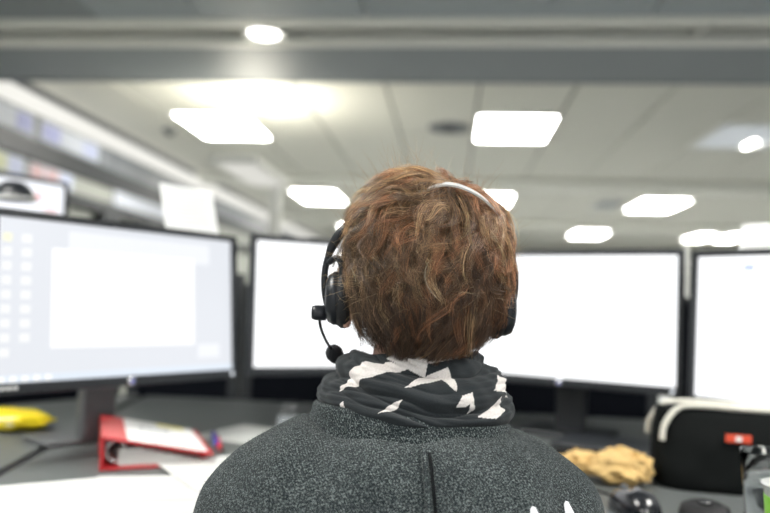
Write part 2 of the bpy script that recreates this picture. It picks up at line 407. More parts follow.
for x, y in ((-0.58, 0.86), (0.9, 0.8), (-0.85, 2.05), (0.55, 2.05), (-1.5, 0.9), (1.5, 0.85)):
    box('leg', (x, y, (DZ - 0.026) / 2), (0.05, 0.05, DZ - 0.026), M['dark_metal'], desk, 0.004)
side_desk = thing('desk', 'neighbouring desk behind the left divider under the far screen', 'desk', (-1.75, 2.35, 0), math.radians(58))
box('desktop', (0, 0, DZ - 0.0125), (1.5, 0.80, 0.025), M['desk'], side_desk, 0.003)
for sx in (-.7, .7):
    for sy in (-.35, .35): box('leg', (sx, sy, (DZ - 0.025) / 2), (0.05, 0.05, DZ - 0.025), M['dark_metal'], side_desk, 0.004)

# felt dividers
def divider(a, b, top, label):
    a, b = Vector(a), Vector(b); c = (a + b) / 2; L = (b - a).length; rz = math.atan2((b - a).y, (b - a).x)
    t = thing('desk_divider', label, 'divider', (c.x, c.y, 0), rz, 'dark desk dividers')
    box('felt_panel', (0, 0, (0.35 + top - .015) / 2), (L - 0.04, 0.03, top - .015 - 0.35), M['felt'], t, 0.006)
    box('top_rail', (0, 0, top - .0075), (L - 0.04, 0.034, 0.015), M['post'], t, 0.003)
    for s in (-1, 1): box('post', (s * (L / 2 - 0.02), 0, top / 2), (0.036, 0.036, top), M['post'], t, 0.005)
divider((-1.80, 1.03), (-1.06, 2.19), 1.10, 'dark divider slanting behind the large left screen')
divider((-1.02, 2.17), (-0.651, 2.17), 1.13, 'short dark divider in the gap right of the left screen')
divider((-0.648, 2.17), (0.62, 2.17), 1.10, 'wide dark divider behind the two middle screens')
divider((0.66, 2.15), (1.78, 0.83), 1.10, 'dark divider slanting behind the outer right screen')

# ================================================================== MONITORS
def monitor(center, yaw, tilt, label, scr, w=0.545, h=0.33, base_z=DZ, back=0.10, sm='post'):
    c = Vector(center); t = thing('monitor', label, 'monitor', (c.x, c.y, base_z), yaw)
    zc = c.z - base_z
    T = Matrix.Translation((0, 0, zc)) @ Matrix.Rotation(-tilt, 4, 'X')
    def put(o): o.data.transform(T); return o
    bz, bb = 0.014, 0.020
    bm_items = [((-w / 2 + bz / 2, 0.008, 0), (bz, 0.022, h)), ((w / 2 - bz / 2, 0.008, 0), (bz, 0.022, h)), ((0, 0.008, h / 2 - bz / 2), (w - 2 * bz, 0.022, bz)), ((0, 0.008, -h / 2 + bb / 2), (w - 2 * bz, 0.022, bb))]
    bez = put(boxes('bezel', bm_items, M['plastic'], t, 0.003))
    V = [(-w / 2 + .004, .018, -h / 2 + .004), (w / 2 - .004, .018, -h / 2 + .004), (w / 2 - .004, .018, h / 2 - .004), (-w / 2 + .004, .018, h / 2 - .004),
         (-w / 2 + .06, .05, -h / 2 + .05), (w / 2 - .06, .05, -h / 2 + .05), (w / 2 - .06, .05, h / 2 - .05), (-w / 2 + .06, .05, h / 2 - .05)]
    F = [(0, 1, 2, 3), (4, 7, 6, 5), (0, 4, 5, 1), (1, 5, 6, 2), (2, 6, 7, 3), (3, 7, 4, 0)]
    put(mesh_obj('back_shell', V, F, M['plastic'], t))
    sw, sh = w - 2 * bz, h - bz - bb; zs = (bb - bz) / 2
    s = put(box('screen', (0, 0.012, zs), (sw, 0.012, sh), scr, t))
    # emblem disc with two slanted strokes, power light
    lg = put(lathe('logo', [(0.0, -0.0055), (0.0075, -0.0055), (0.0085, -0.0035), (0.0085, 0.0)], M['silver'], t, 20, (0, 0, -h / 2 + bb / 2), axis='Y'))
    put(boxes('logo_letters', [((-0.0025, -0.0062, -h / 2 + bb / 2), (0.0012, 0.001, 0.010)), ((-0.0008, -0.0062, -h / 2 + bb / 2 - .002), (0.0012, 0.001, 0.006)), ((0.0015, -0.0062, -h / 2 + bb / 2 - .002), (0.0012, 0.001, 0.010)), ((0.0035, -0.0062, -h / 2 + bb / 2), (0.0012, 0.001, 0.006))], M['blue'], lg))
    put(lathe('power_light', [(0.0, -0.0052), (0.0040, -0.0048), (0.0045, -0.003)], screen_mat('power led', (0.9, 0.95, 1), 1.2), t, 14, (w / 2 - 0.02, 0, -h / 2 + bb / 2), axis='Y'))
    # stand
    box('stand_neck', (0, back, zc / 2 + 0.03), (0.075, 0.028, zc + 0.04), M[sm], t, 0.006)
    box('mount', (0, back / 2 + 0.02, zc), (0.10, back - 0.02, 0.10), M['plastic'], t, 0.006)
    box('stand_base', (0, back - 0.01 if sm == 'post' else back + 0.045, 0.007), (0.21, 0.14 if sm == 'post' else 0.11, 0.014), M[sm], t, 0.005)
    def item(name, u0, v0, u1, v1, m, k=1):
        o = box(name, (-sw / 2 + sw * (u0 + u1) / 2, 0.0055 - 0.0004 * k, zs + sh / 2 - sh * (v0 + v1) / 2), (sw * (u1 - u0), 0.001, sh * (v1 - v0)), m, s)
        return put(o)
    return t, s, item

S_desk = screen_mat('desktop light blue', (0.765, 0.79, 0.84), 1.0)
S_white = screen_mat('screen white', (0.97, 0.985, 1.0), SCREEN)
S_win = screen_mat('window white', (1, 1, 1), 1.05)
S_win2 = screen_mat('window pale', (0.88, 0.90, 0.94), 1.0)
S_icon = screen_mat('icon pale', (0.93, 0.94, 0.94), 1.0)
S_line = screen_mat('text grey', (0.82, 0.85, 0.92), 1.1)
S_task = screen_mat('taskbar', (0.76, 0.83, 0.92), 1.0)
S_blue = screen_mat('icon blue', (0.45, 0.55, 0.95), 1.0)
S_pink = screen_mat('pink field', (0.95, 0.55, 0.55), 1.0)
S_yel = screen_mat('icon yellow', (0.95, 0.93, 0.70), 1.0)

tA, sA, iA = monitor((-0.646, 1.371, 1.034), 0.985, 0.096, 'large left screen showing a desktop with icons and a white window', S_desk, back=0.11, sm='stand')
iA('window_sheet', 0.19, 0.17, 0.80, 0.80, S_win, 2); iA('window_bar', 0.25, 0.05, 0.88, 0.20, S_win2, 1)
iA('task_bar', 0, 0.955, 1, 1, S_task)
for r in range(9):
    iA('desktop_icon', 0.018, 0.10 + .087 * r, 0.047, 0.15 + .087 * r, S_yel if r == 0 else S_icon)
    if r < 8: iA('desktop_icon', 0.082, 0.10 + .087 * r, 0.115, 0.15 + .087 * r, S_icon)
for k in range(5): iA('task_icon', 0.012 + .04 * k, 0.963, 0.035 + .04 * k, 0.994, S_win, 2)
for k in range(3): iA('text_line', 0.24 + .02 * k, 0.30 + .06 * k, 0.55 + .05 * k, 0.31 + .06 * k, S_win2, 3)
iA('small_window', 0.82, 0.80, 0.93, 0.90, S_win2)
boxes('model_mark', [((-0.255 + .006 * k, 0.392 - .4 - .0035, 0.0), (0.004, 0.001, 0.004 + .002 * (k % 2))) for k in range(6)], M['white_plastic'], tA).data.transform(Matrix.Translation((0, 0, 1.034 - DZ)) @ Matrix.Rotation(-0.096, 4, 'X') @ Matrix.Translation((0, 0.008 - .004, -0.165 + 0.011)))
tB, sB, iB = monitor((-0.229, 1.725, 1.040), 0.531, 0.069, 'white glowing screen left of the head', S_white)
tC, sC, iC = monitor((0.267, 1.728, 1.034), -0.43, 0.077, 'white glowing screen right of the head', S_white)
iC('text_line', 0.80, 0.19, 0.95, 0.20, S_line); iC('column_rule', 0.72, 0.30, 0.724, 0.88, S_line); iC('text_mark', 0.12, 0.10, 0.14, 0.13, S_line)
tD, sD, iD = monitor((0.711, 1.382, 1.025), -0.748, 0.060, 'white screen cut by the right frame edge', S_white)
iD('text_field', 0.18, 0.065, 0.22, 0.10, S_blue); iD('text_field', 0.235, 0.07, 0.27, 0.095, S_line)
for k in range(8): iD('text_line', 0.03, 0.23 + .075 * k, 0.12 + .05 * (k % 3), 0.236 + .075 * k, S_line)
# far screen behind the left divider
S_far = screen_mat('far screen white', (0.93, 0.95, 1.0), 1.15)
tF, sF, iF = monitor((-1.44, 2.02, 1.262), math.radians(60), 0.06, 'distant screen with pink fields behind the large left screen', S_far, base_z=DZ)
iF('pink_field', 0.74, 0.13, 0.85, 0.20, S_pink); iF('pink_field', 0.87, 0.26, 0.96, 0.36, screen_mat('pale pink', (1, .82, .84), 1.0)); iF('pink_field', 0.15, 0.2, 0.4, 0.3, S_pink)

# paper sheets standing on the screens
def sheet_on(mon, x0, x1, z0, z1, label, lines=True, tilt=0.0):
    zc = {tA: 1.034, tD: 1.025}[mon] - DZ
    t = thing('paper_sheet', label, 'paper', (0, 0, 0)); Mw = Matrix.Translation(mon.location) @ Matrix.Rotation(mon.rotation_euler.z, 4, 'Z')
    t.matrix_world = Mw @ Matrix.Translation(((x0 + x1) / 2, 0.026, zc))
    w = x1 - x0
    sh_ = box('sheet', (0, 0.0, 0), (w, 0.002, z1 - z0), M['paper_bright'], t); sh_.location = (0, 0.03, (z0 + z1) / 2); sh_.rotation_euler = (-0.32, 0, 0)
    if lines:
        for k in range(9):
            z = z1 - 0.012 - .010 * k
            if z > z0 + .01: box('print_line', (-.002 * (k % 3), -0.0012, z - (z0 + z1) / 2), (w * (0.86 - .05 * (k % 3)), 0.0006, 0.0016), M['paper_warm'], sh_)
    return t
sheet_on(tA, 0.098, 0.240, 0.145, 0.272, 'blank white sheet standing behind the top of the left screen')
sheet_on(tD, -0.19, -0.03, 0.14, 0.225, 'printed sheet standing behind the top of the right edge screen')
# little pale clips in the gaps between screens
def gap_clip(p, rz, label):
    t = thing('cable_clip', label, 'clip', p, rz)
    box('plate', (0, 0, 0.02), (0.012, 0.006, 0.04), M['white_plastic'], t, 0.002); box('hook', (0, -0.007, 0.058), (0.016, 0.012, 0.026), M['white_plastic'], t, 0.004)
gap_clip((-0.670, 2.1495, 0.925), 0, 'small white cable clip on the divider between the left and middle screens')
gap_clip((0.697, 2.08, 0.905), -0.75, 'small white cable clip between the two right screens')
t = thing('divider_pole', 'thin white pole rising between the two right screens', 'pole', (0.765, 2.38, 0))
box('foot', (0, 0, 0.01), (0.06, 0.06, 0.02), M['dark_metal'], t, 0.004); box('tube', (0, 0, 0.65), (0.016, 0.016, 1.26), M['white_metal'], t, 0.003)

# desk lamp reaching in from the left, in front of the far screen
LPX, LPY, LPZ = -1.104, 1.652, 1.282
t = thing('desk_lamp', 'black half dome desk lamp head at the left frame edge', 'desk lamp', (-1.33, 1.45, DZ), 0)
lx, ly, lz = LPX + 1.33, LPY - 1.45, LPZ - DZ
lathe('base', [(0, 0), (0.08, 0), (0.08, 0.012), (0.03, 0.022), (0, 0.022)], M['black_gloss'], t)
tube('arm', smooth_path([(0, 0, 0.02), (-0.02, -0.02, 0.25), (-0.02, -0.01, 0.48), (0.02, 0.0, 0.545), (lx * .45, ly * .45, lz + 0.004), (lx * .9, ly * .9, lz + 0.008)], 6), 0.006, M['dark_metal'], t)
lathe('shade', [(0.0, 0.046), (0.022, 0.042), (0.040, 0.028), (0.050, 0.010), (0.052, 0.0), (0.048, 0.0), (0.036, 0.024), (0.0, 0.038)], M['headset'], t, 28, (lx, ly, lz))
lathe('lens', [(0.0, 0.003), (0.049, 0.003), (0.049, 0.006), (0.0, 0.006)], M['headset'], t, 28, (lx, ly, lz))
lathe('rim', [(0.0495, 0.003), (0.0528, 0.003), (0.0528, -0.002), (0.0495, -0.002), (0.0495, 0.003)], M['white_plastic'], t, 28, (lx, ly, lz))

# ================================================================== DESK ITEMS
# red ring binder
t = thing('ring_binder', 'red ring binder with white cover sheet lying on the desk', 'binder', (-0.605, 1.20, DZ), math.radians(28))
W_, L_, Hs = 0.195, 0.245, 0.056
box('back_cover', (W_ / 2, L_ / 2, 0.003), (W_, L_, 0.004), M['red'], t, 0.001)
sp_pts = []
box('spine', (0.002, L_ / 2, Hs / 2), (0.005, L_, Hs), M['red'], t, 0.002)
V = [(0, 0, Hs), (W_, 0, 0.018), (W_, L_, 0.018), (0, L_, Hs)]; V += [(x, y, z + 0.004) for x, y, z in V]
cv = mesh_obj('front_cover', V, [(3, 2, 1, 0), (4, 5, 6, 7), (0, 1, 5, 4), (1, 2, 6, 5), (2, 3, 7, 6), (3, 0, 4, 7)], M['red'], t)
def oncover(name, x0, y0, x1, y1, m, dz, parent):
    zf = lambda x: Hs + (0.018 - Hs) * x / W_ + 0.004 + dz
    V = [(x0, y0, zf(x0)), (x1, y0, zf(x1)), (x1, y1, zf(x1)), (x0, y1, zf(x0))]; V += [(x, y, z + 0.0006) for x, y, z in V]
    return mesh_obj(name, V, [(3, 2, 1, 0), (4, 5, 6, 7), (0, 1, 5, 4), (1, 2, 6, 5), (2, 3, 7, 6), (3, 0, 4, 7)], m, parent)
oncover('cover_sheet', 0.044, 0.004, 0.186, 0.241, M['paper_cover'], 0.0, cv)
oncover('yellow_note', 0.112, 0.205, 0.165, 0.235, M['yellow_note'], 0.0008, cv)
for k, (a, b) in enumerate(((0.072, 0.084), (0.088, 0.100), (0.104, 0.114), (0.118, 0.130))): oncover('title_letter', a, 0.150, b, 0.168, M['ink'], 0.0008, cv)
for k in range(7):
    pw_ = (W_ - 0.05) * (1 - k / 8.5); box('page_block', (0.030 + pw_ / 2, L_ / 2 + .002 * (k % 2), 0.0075 + k * 0.0042), (pw_, L_ - 0.02 - .004 * (k % 3), 0.0036), M['paper'] if k % 3 else M['paper_warm'], t)
for y in (0.02, 0.10, 0.18):
    tube('ring', [(0.026 + 0.017 * math.cos(a), y, 0.030 + 0.019 * math.sin(a)) for a in np.linspace(0, 2 * PI, 20, endpoint=False)], 0.0022, M['silver'], t, 8, True)
# papers on the desk
def desk_paper(x, y, rz, w, l, label, z=0.0, m=None, curl=0.0, lines=0, holes=False):
    t = thing('paper_sheet', label, 'paper', (x, y, DZ + z), rz)
    n = 14; V = []; F = []
    for j in range(n + 1):
        for i in range(n + 1):
            u, v = i / n, j / n; zz = 0.0008 + curl * (max(0, u - .6) ** 2 + max(0, v - .7) ** 2) * 2
            V.append((w * (u - .5), l * (v - .5), zz))
    N = len(V); V += [(a, b, c + 0.0006) for a, b, c in V]
    for j in range(n):
        for i in range(n):
            a = j * (n + 1) + i; F.append((a, a + n + 1, a + n + 2, a + 1)); F.append((N + a, N + a + 1, N + a + n + 2, N + a + n + 1))
    for i in range(n):
        F += [(i, i + 1, N + i + 1, N + i), (n * (n + 1) + i + 1, n * (n + 1) + i, N + n * (n + 1) + i, N + n * (n + 1) + i + 1)]
        F += [((i + 1) * (n + 1), i * (n + 1), N + i * (n + 1), N + (i + 1) * (n + 1)), (i * (n + 1) + n, (i + 1) * (n + 1) + n, N + (i + 1) * (n + 1) + n, N + i * (n + 1) + n)]
    s = mesh_obj('sheet', V, F, m or M['paper'], t, False)
    for k in range(lines):
        box('print_line', (-w * .08 + .01 * (k % 3), l * (.40 - .8 * k / max(1, lines)), 0.0017), (w * (.62 - .1 * (k % 4)), 0.0018, 0.0003), M['ink'] if k % 5 == 0 else M['paper_warm'], s)
    if holes:
        for k in range(16): lathe('punch_hole', [(0, 0.0018), (0.0035, 0.0018), (0.0035, 0.0014)], M['ink'], s, 8, (w * .46, l * (-.46 + .92 * k / 15), 0))
desk_paper(-0.635, 0.985, math.radians(35), 0.30, 0.22, 'large white sheet with punched edge at the bottom left', 0.0, holes=True)
desk_paper(-0.435, 1.04, math.radians(17), 0.22, 0.31, 'white printed sheet lying between the binder and the left sleeve', 0.0018, lines=10)
desk_paper(-0.40, 1.23, math.radians(40), 0.16, 0.22, 'white sheet overlapping the binder corner beside the sleeve', 0.0042, lines=6)
desk_paper(-0.415, 1.585, math.radians(-20), 0.26, 0.19, 'pale sheet lying on the desk behind the left shoulder', 0.0, M['paper_warm'])
# pens by the binder
def pen(p, rz, m, label, L=0.135):
    t = thing('pen', label, 'pen', (p[0], p[1], DZ + 0.006), rz)
    tube('barrel', [(0, 0, 0), (L * .7, 0, 0)], 0.0055, m, t); tube('cap', [(L * .66, 0, 0), (L, 0, 0)], 0.0058, m, t)
    tube('tip', [(0.0, 0, 0), (-0.010, 0, 0)], [0.004, 0.001], M['dark_metal'], t); box('pocket_clip', (L * .82, 0, 0.0068), (0.035, 0.003, 0.0015), M['silver'], t)
pen((-0.475, 1.44), math.radians(112), M['blue'], 'blue pen lying beside the red binder')
pen((-0.455, 1.40), math.radians(112), M['red'], 'red pen lying beside the red binder')
# clamp of a paper clip on the far sheet
t = thing('bulldog_clip', 'shiny silver clip on the desk behind the left shoulder', 'clip', (-0.385, 1.70, DZ + 0.0016), 0.3)
V = [(-0.03, -0.018, 0), (0.03, -0.018, 0), (0.03, 0.018, 0), (-0.03, 0.018, 0), (-0.026, -0.003, 0.03), (0.026, -0.003, 0.03), (0.026, 0.003, 0.03), (-0.026, 0.003, 0.03)]
mesh_obj('jaw', V, [(3, 2, 1, 0), (4, 5, 6, 7), (0, 1, 5, 4), (1, 2, 6, 5), (2, 3, 7, 6), (3, 0, 4, 7)], M['silver'], t)
for s in (-1, 1): tube('lever', [(-0.014, 0, 0.028), (-0.012, s * 0.014, 0.052), (0.012, s * 0.014, 0.052), (0.014, 0, 0.028)], 0.0018, M['silver'], t, 6)
# yellow packet
def blob(name, c, r, m, parent, sub=4, amp=0.1, sc_=8.0, flat=False, seed=0, pw=2.0):
    bm = bmesh.new(); bmesh.ops.create_icosphere(bm, subdivisions=sub, radius=1.0)
    from mathutils import noise
    for v in bm.verts:
        d = v.co.normalized(); q = Vector((math.copysign(abs(d.x) ** (2 / pw), d.x), math.copysign(abs(d.y) ** (2 / pw), d.y), math.copysign(abs(d.z) ** (2 / pw), d.z)))
        k = 1 + amp * (noise.noise(d * sc_ * .25 + Vector((seed, 0, 0))) + .5 * noise.noise(d * sc_ * .6 + Vector((0, seed, 0))))
        v.co = Vector((q.x * r[0] * k, q.y * r[1] * k, max(-r[2] * .98, q.z * r[2] * k))) + Vector(c)
    return bm_obj(name, bm, m, parent, not flat)
t = thing('snack_packet', 'bright yellow packet on the desk at the left frame edge', 'packet', (-0.99, 1.50, DZ), math.radians(8))
blob('pouch', (0, 0, 0.024), (0.10, 0.055, 0.024), M['yellow'], t, amp=0.18, sc_=9, seed=3)
box('sealed_end', (0.098, 0, 0.022), (0.018, 0.06, 0.004), M['yellow'], t, 0.001); box('white_print', (0.01, -0.046, 0.026), (0.07, 0.006, 0.016), M['white_plastic'], t, 0.002)

# black zip bag
t = thing('zip_bag', 'black soft zip bag with cream piping in front of the right screen', 'bag', (0.545, 1.345, DZ), math.radians(-5))
bw, bd, bh = 0.34, 0.12, 0.142
from mathutils import noise as mnoise
V = []; F = []; nr = 16; nk = 64
for j in range(nr + 1):
    v = j / nr; z = bh * v; tp = 1 - 0.42 * v ** 2.2; ex = 5.0
    rx = bw / 2 * (1 - 0.03 * abs(v - .4)) * (1 - 0.04 * v ** 3); ry = bd / 2 * tp
    if j == 0: rx *= .96; ry *= .92
    for k in range(nk):
        q = 2 * PI * k / nk; c, s_ = math.cos(q), math.sin(q)
        x = rx * math.copysign(abs(c) ** (2 / ex), c); y = ry * math.copysign(abs(s_) ** (2 / 3.0), s_)
        d = 0.008 * mnoise.noise(Vector((x * 18, y * 18, z * 18))) * math.sin(PI * min(1, v * 1.2 + .05))
        V.append((x, y + (d if s_ < 0 else -d), z + (0.004 * math.sin(x * 20) * v)))
for j in range(nr):
    for k in range(nk): F.append((j * nk + k, j * nk + (k + 1) % nk, (j + 1) * nk + (k + 1) % nk, (j + 1) * nk + k))
F.append(tuple(range(nk - 1, -1, -1))); F.append(tuple(nr * nk + k for k in range(nk)))
mesh_obj('body', V, F, M['bag'], t, True)
for s in (-1, 1):
    yb = s * 0.030 - 0.004
    pth = smooth_path([(-bw / 2 - 0.001 + .012 * (s < 0), yb - .012 * (s < 0), 0.085), (-bw / 2 + 0.004 + .012 * (s < 0), yb - .008 * (s < 0), 0.112), (-bw / 2 + 0.026 + .012 * (s < 0), yb, 0.140), (-bw / 2 + 0.07, yb, 0.148), (0, yb, 0.146), (bw / 2 - .05, yb, 0.146), (bw / 2 - .01, yb, 0.130), (bw / 2, yb, 0.10)], 6)
    tube('piping', pth, 0.0052, M['piping'], t, 10)
box('zip', (0, -0.004, 0.143), (bw - 0.05, 0.016, 0.004), M['rubber'], t, 0.001); box('zip_tape', (0.03, 0.004, 0.148), (0.12, 0.03, 0.003), M['piping'], t, 0.001)
tg = box('tag', (-0.036, -0.060, 0.098), (0.042, 0.004, 0.014), mat('red label', (0.62, 0.07, 0.03), 0.5), t, 0.001, rot=None)
box('tag_print', (-0.036, -0.0626, 0.098), (0.010, 0.001, 0.008), M['white_plastic'], tg)

t = thing('flat_case', 'low black case on the desk behind the crumpled paper bag', 'case', (0.385, 1.545, DZ), -0.43)
box('shell', (0, 0, 0.011), (0.30, 0.16, 0.022), M['rubber'], t, 0.006); box('lid', (0, 0, 0.027), (0.30, 0.16, 0.010), M['plastic'], t, 0.004)
# crumpled brown paper bag
t = thing('paper_bag', 'crumpled brown paper bag beside the right sleeve', 'paper bag', (0.311, 1.33, DZ), 0.2)
blob('crumple', (0, 0, 0.030), (0.052, 0.040, 0.032), M['brown_paper'], t, 3, 0.45, 10, True, 5)
blob('twisted_end', (-0.055, 0.035, 0.028), (0.045, 0.026, 0.022), M['brown_paper'], t, 3, 0.5, 11, True, 9)
blob('fold', (0.030, -0.006, 0.030), (0.030, 0.030, 0.028), M['brown_paper'], t, 3, 0.5, 12, True, 13)
# mouse
t = thing('computer_mouse', 'glossy black computer mouse beside the right sleeve', 'mouse', (0.293, 1.145, DZ), math.radians(15))
V = []; F = []; n = 24; R_ = 12
for j in range(R_ + 1):
    a = PI / 2 * j / R_
    for k in range(n):
        q = 2 * PI * k / n; c, s_ = math.cos(q), math.sin(q)
        V.append((0.031 * math.cos(a) ** .6 * math.copysign(abs(c) ** .8, c), 0.054 * math.cos(a) ** .6 * math.copysign(abs(s_) ** .8, s_), 0.002 + 0.034 * math.sin(a) * (1 - 0.15 * s_)))
for j in range(R_):
    for k in range(n): F.append((j * n + k, j * n + (k + 1) % n, (j + 1) * n + (k + 1) % n, (j + 1) * n + k))
F.append(tuple(range(n - 1, -1, -1)))
mesh_obj('shell', V, F, M['black_gloss'], t, True)
lathe('scroll_wheel', [(0.0, -0.003), (0.009, -0.003), (0.010, 0), (0.009, 0.003), (0, 0.003)], M['stand'], t, 18, (0, 0.032, 0.027), axis='X')
tube('cable', smooth_path([(0, 0.052, 0.008), (0.005, 0.10, 0.003), (-0.03, 0.18, 0.003), (-0.02, 0.28, 0.003), (-0.08, 0.40, 0.003)], 8), 0.002, M['rubber'], t, 6)
# round black puck at the bottom edge
t = thing('headset_dock', 'round black dock at the bottom edge between mouse and glass', 'dock', (0.392, 1.125, DZ))
lathe('body', [(0, 0), (0.036, 0), (0.038, 0.010), (0.034, 0.022), (0.024, 0.027), (0.020, 0.025), (0.0, 0.025)], M['rubber'], t); lathe('button', [(0.0, 0.031), (0.010, 0.030), (0.011, 0.024)], M['black_gloss'], t)
# glass of water
gx, gy = 0.425, 0.975
t = thing('water_glass', 'clear glass of water at the right bottom edge', 'glass', (gx, gy, DZ))
wob = lambda q, z: 1 + 0.012 * math.cos(10 * q) * (1 if 0.02 < z < 0.115 else 0)
lathe('tumbler', [(0.0, 0.0), (0.028, 0.0), (0.030, 0.003), (0.033, 0.03), (0.037, 0.09), (0.0395, 0.134), (0.0390, 0.1355), (0.0380, 0.134), (0.0353, 0.09), (0.0312, 0.03), (0.0290, 0.010), (0.0, 0.009)], M['glass'], t, 60, wob=wob)
lathe('water', [(0.0, 0.0092), (0.0288, 0.0102), (0.0310, 0.03), (0.0351, 0.09), (0.0362, 0.104), (0.0, 0.104)], M['water'], t, 60, wob=wob)
t = thing('yoghurt_pot', 'white pot with green band in front of the water glass', 'pot', (0.416, 0.892, DZ))
lathe('cup', [(0, 0), (0.028, 0), (0.030, 0.01), (0.035, 0.105), (0.0375, 0.107), (0.0375, 0.110), (0.034, 0.110), (0.029, 0.012), (0, 0.012)], M['white_plastic'], t); lathe('band', [(0.0322, 0.035), (0.0354, 0.098)], M['green'], t)
lathe('lid', [(0.0, 0.1115), (0.038, 0.1115), (0.0385, 0.109), (0.0385, 0.1125), (0.0, 0.114)], M['white_plastic'], t)

# ================================================================== PERSON
PD, PLX = 0.785, 0.035
FW = Vector((-math.sin(YAW), math.cos(YAW), 0)); RT = Vector((math.cos(YAW), math.sin(YAW), 0))
PLOC = FW * PD + RT * PLX
person = thing('person', 'person seen from behind with short auburn hair, grey wool coat and scarf', 'person', PLOC, YAW)
HX0, HZ0 = 0.012, 1.09
SHX = -0.010
# --- body: one continuous mesh
geos = []
geos.append(loft([(0.44, SHX, -0.10, 0.10, 0.08), (0.46, SHX, -0.10, 0.16, 0.12), (0.55, SHX, -0.10, 0.165, 0.12), (0.65, SHX, -0.09, 0.155, 0.105), (0.75, SHX, -0.075, 0.165, 0.105), (0.82, SHX, -0.06, 0.175, 0.10), (0.87, SHX, -0.05, 0.155, 0.085), (0.905, SHX, -0.035, 0.10, 0.07), (0.93, 0, -0.015, 0.068, 0.062), (0.96, 0.005, 0.0, 0.055, 0.056), (1.03, HX0, 0.012, 0.052, 0.056), (1.06, HX0, 0.012, 0.05, 0.05)]))
geos.append(ellipsoid((HX0, 0, HZ0), (0.076, 0.094, 0.094)))
geos.append(ellipsoid((HX0, 0.044, 1.035), (0.066, 0.056, 0.062)))           # jaw and cheeks
geos.append(ellipsoid((HX0, 0.080, 0.992), (0.022, 0.018, 0.018)))            # chin
geos.append(capsule((HX0, 0.088, 1.082), (HX0, 0.108, 1.048), 0.008, 0.012))  # nose
geos.append(ellipsoid((HX0, 0.096, 1.022), (0.024, 0.010, 0.006)))            # upper lip
geos.append(ellipsoid((HX0, 0.094, 1.012), (0.021, 0.010, 0.006)))            # lower lip
geos.append(ellipsoid((HX0, 0.080, 1.096), (0.052, 0.014, 0.010)))            # brow
for s in (-1, 1):
    geos.append(ellipsoid((HX0 + s * 0.031, 0.078, 1.078), (0.014, 0.012, 0.011)))   # eyeball under the lids
    geos.append(ellipsoid((HX0 + s * (0.085 if s < 0 else 0.078), -0.004 if s < 0 else 0.012, 1.066), (0.008, 0.017, 0.030), Matrix.Rotation(s * 0.25, 3, 'Y')))   # ear
    geos.append(ellipsoid((HX0 + s * (0.087 if s < 0 else 0.078), -0.012 if s < 0 else 0.012, 1.034), (0.007, 0.009, 0.014)))   # lobe
    sh, el, wr = (SHX + s * 0.148, -0.045, 0.812), (SHX + s * 0.188, 0.205, 0.790), (SHX + s * 0.100, 0.410, 0.779)
    geos += [capsule(sh, el, 0.046, 0.037), capsule(el, wr, 0.038, 0.024)]
    # hand: palm, four fingers and a thumb, palm resting on the desk
    dr = (Vector(wr) - Vector(el)); dr.z = 0; dr.normalize(); sd = Vector((dr.y, -dr.x, 0)) * s     # sd points outwards
    w = Vector(wr); w.z = 0.768; pc = w + dr * 0.055
    geos.append(capsule(w, w + dr * 0.02, 0.023, 0.021))
    geos.append(ellipsoid(pc, (0.038, 0.048, 0.015), Matrix.Rotation(math.atan2(dr.y, dr.x) - PI / 2, 3, 'Z')))
    for k, (off, ln) in enumerate(((-0.027, 0.062), (-0.009, 0.070), (0.009, 0.066), (0.026, 0.052))):
        b0 = pc + dr * 0.034 + sd * off; b1 = b0 + dr * ln * .45 + Vector((0, 0, 0.010)); b2 = b1 + dr * ln * .33 + Vector((0, 0, -0.006)); b3 = b2 + dr * ln * .22 + Vector((0, 0, -0.011))
        geos += [capsule(b0, b1, 0.0088, 0.0082, 12), capsule(b1, b2, 0.0082, 0.0076, 12), capsule(b2, b3, 0.0076, 0.0068, 12)]
    th0 = pc - dr * 0.022 - sd * 0.028; th1 = th0 - sd * 0.022 + dr * 0.026; th2 = th1 + dr * 0.028 - sd * 0.006 - Vector((0, 0, 0.004))
    geos += [capsule(th0, th1, 0.012, 0.010, 12), capsule(th1, th2, 0.0098, 0.0078, 12)]
    hp, kn, an = (SHX + s * 0.085, -0.08, 0.51), (SHX + s * 0.105, 0.33, 0.515), (SHX + s * 0.10, 0.36, 0.10)
    geos += [capsule(hp, kn, 0.075, 0.052), capsule(kn, an, 0.050, 0.034), capsule(an, (an[0], an[1] + 0.13, 0.035), 0.034, 0.028)]
fuse('body', geos, 0.0055, 3, M['skin'], person)
for s in (-1, 1):
    e = lathe('eye', [(0, -0.0118), (0.006, -0.0105), (0.0105, -0.005), (0.0118, 0), (0.0105, 0.005), (0.006, 0.0105), (0.0035, 0.0116), (0, 0.0122)], M['white_plastic'], person, 16, (HX0 + s * 0.031, 0.0815, 1.078), axis='Y')
    lathe('iris', [(0.0, 0.0015), (0.004, 0.001), (0.0055, -0.0012)], M['headset'], e, 14, (HX0 + s * 0.031, 0.0925, 1.078), axis='Y')
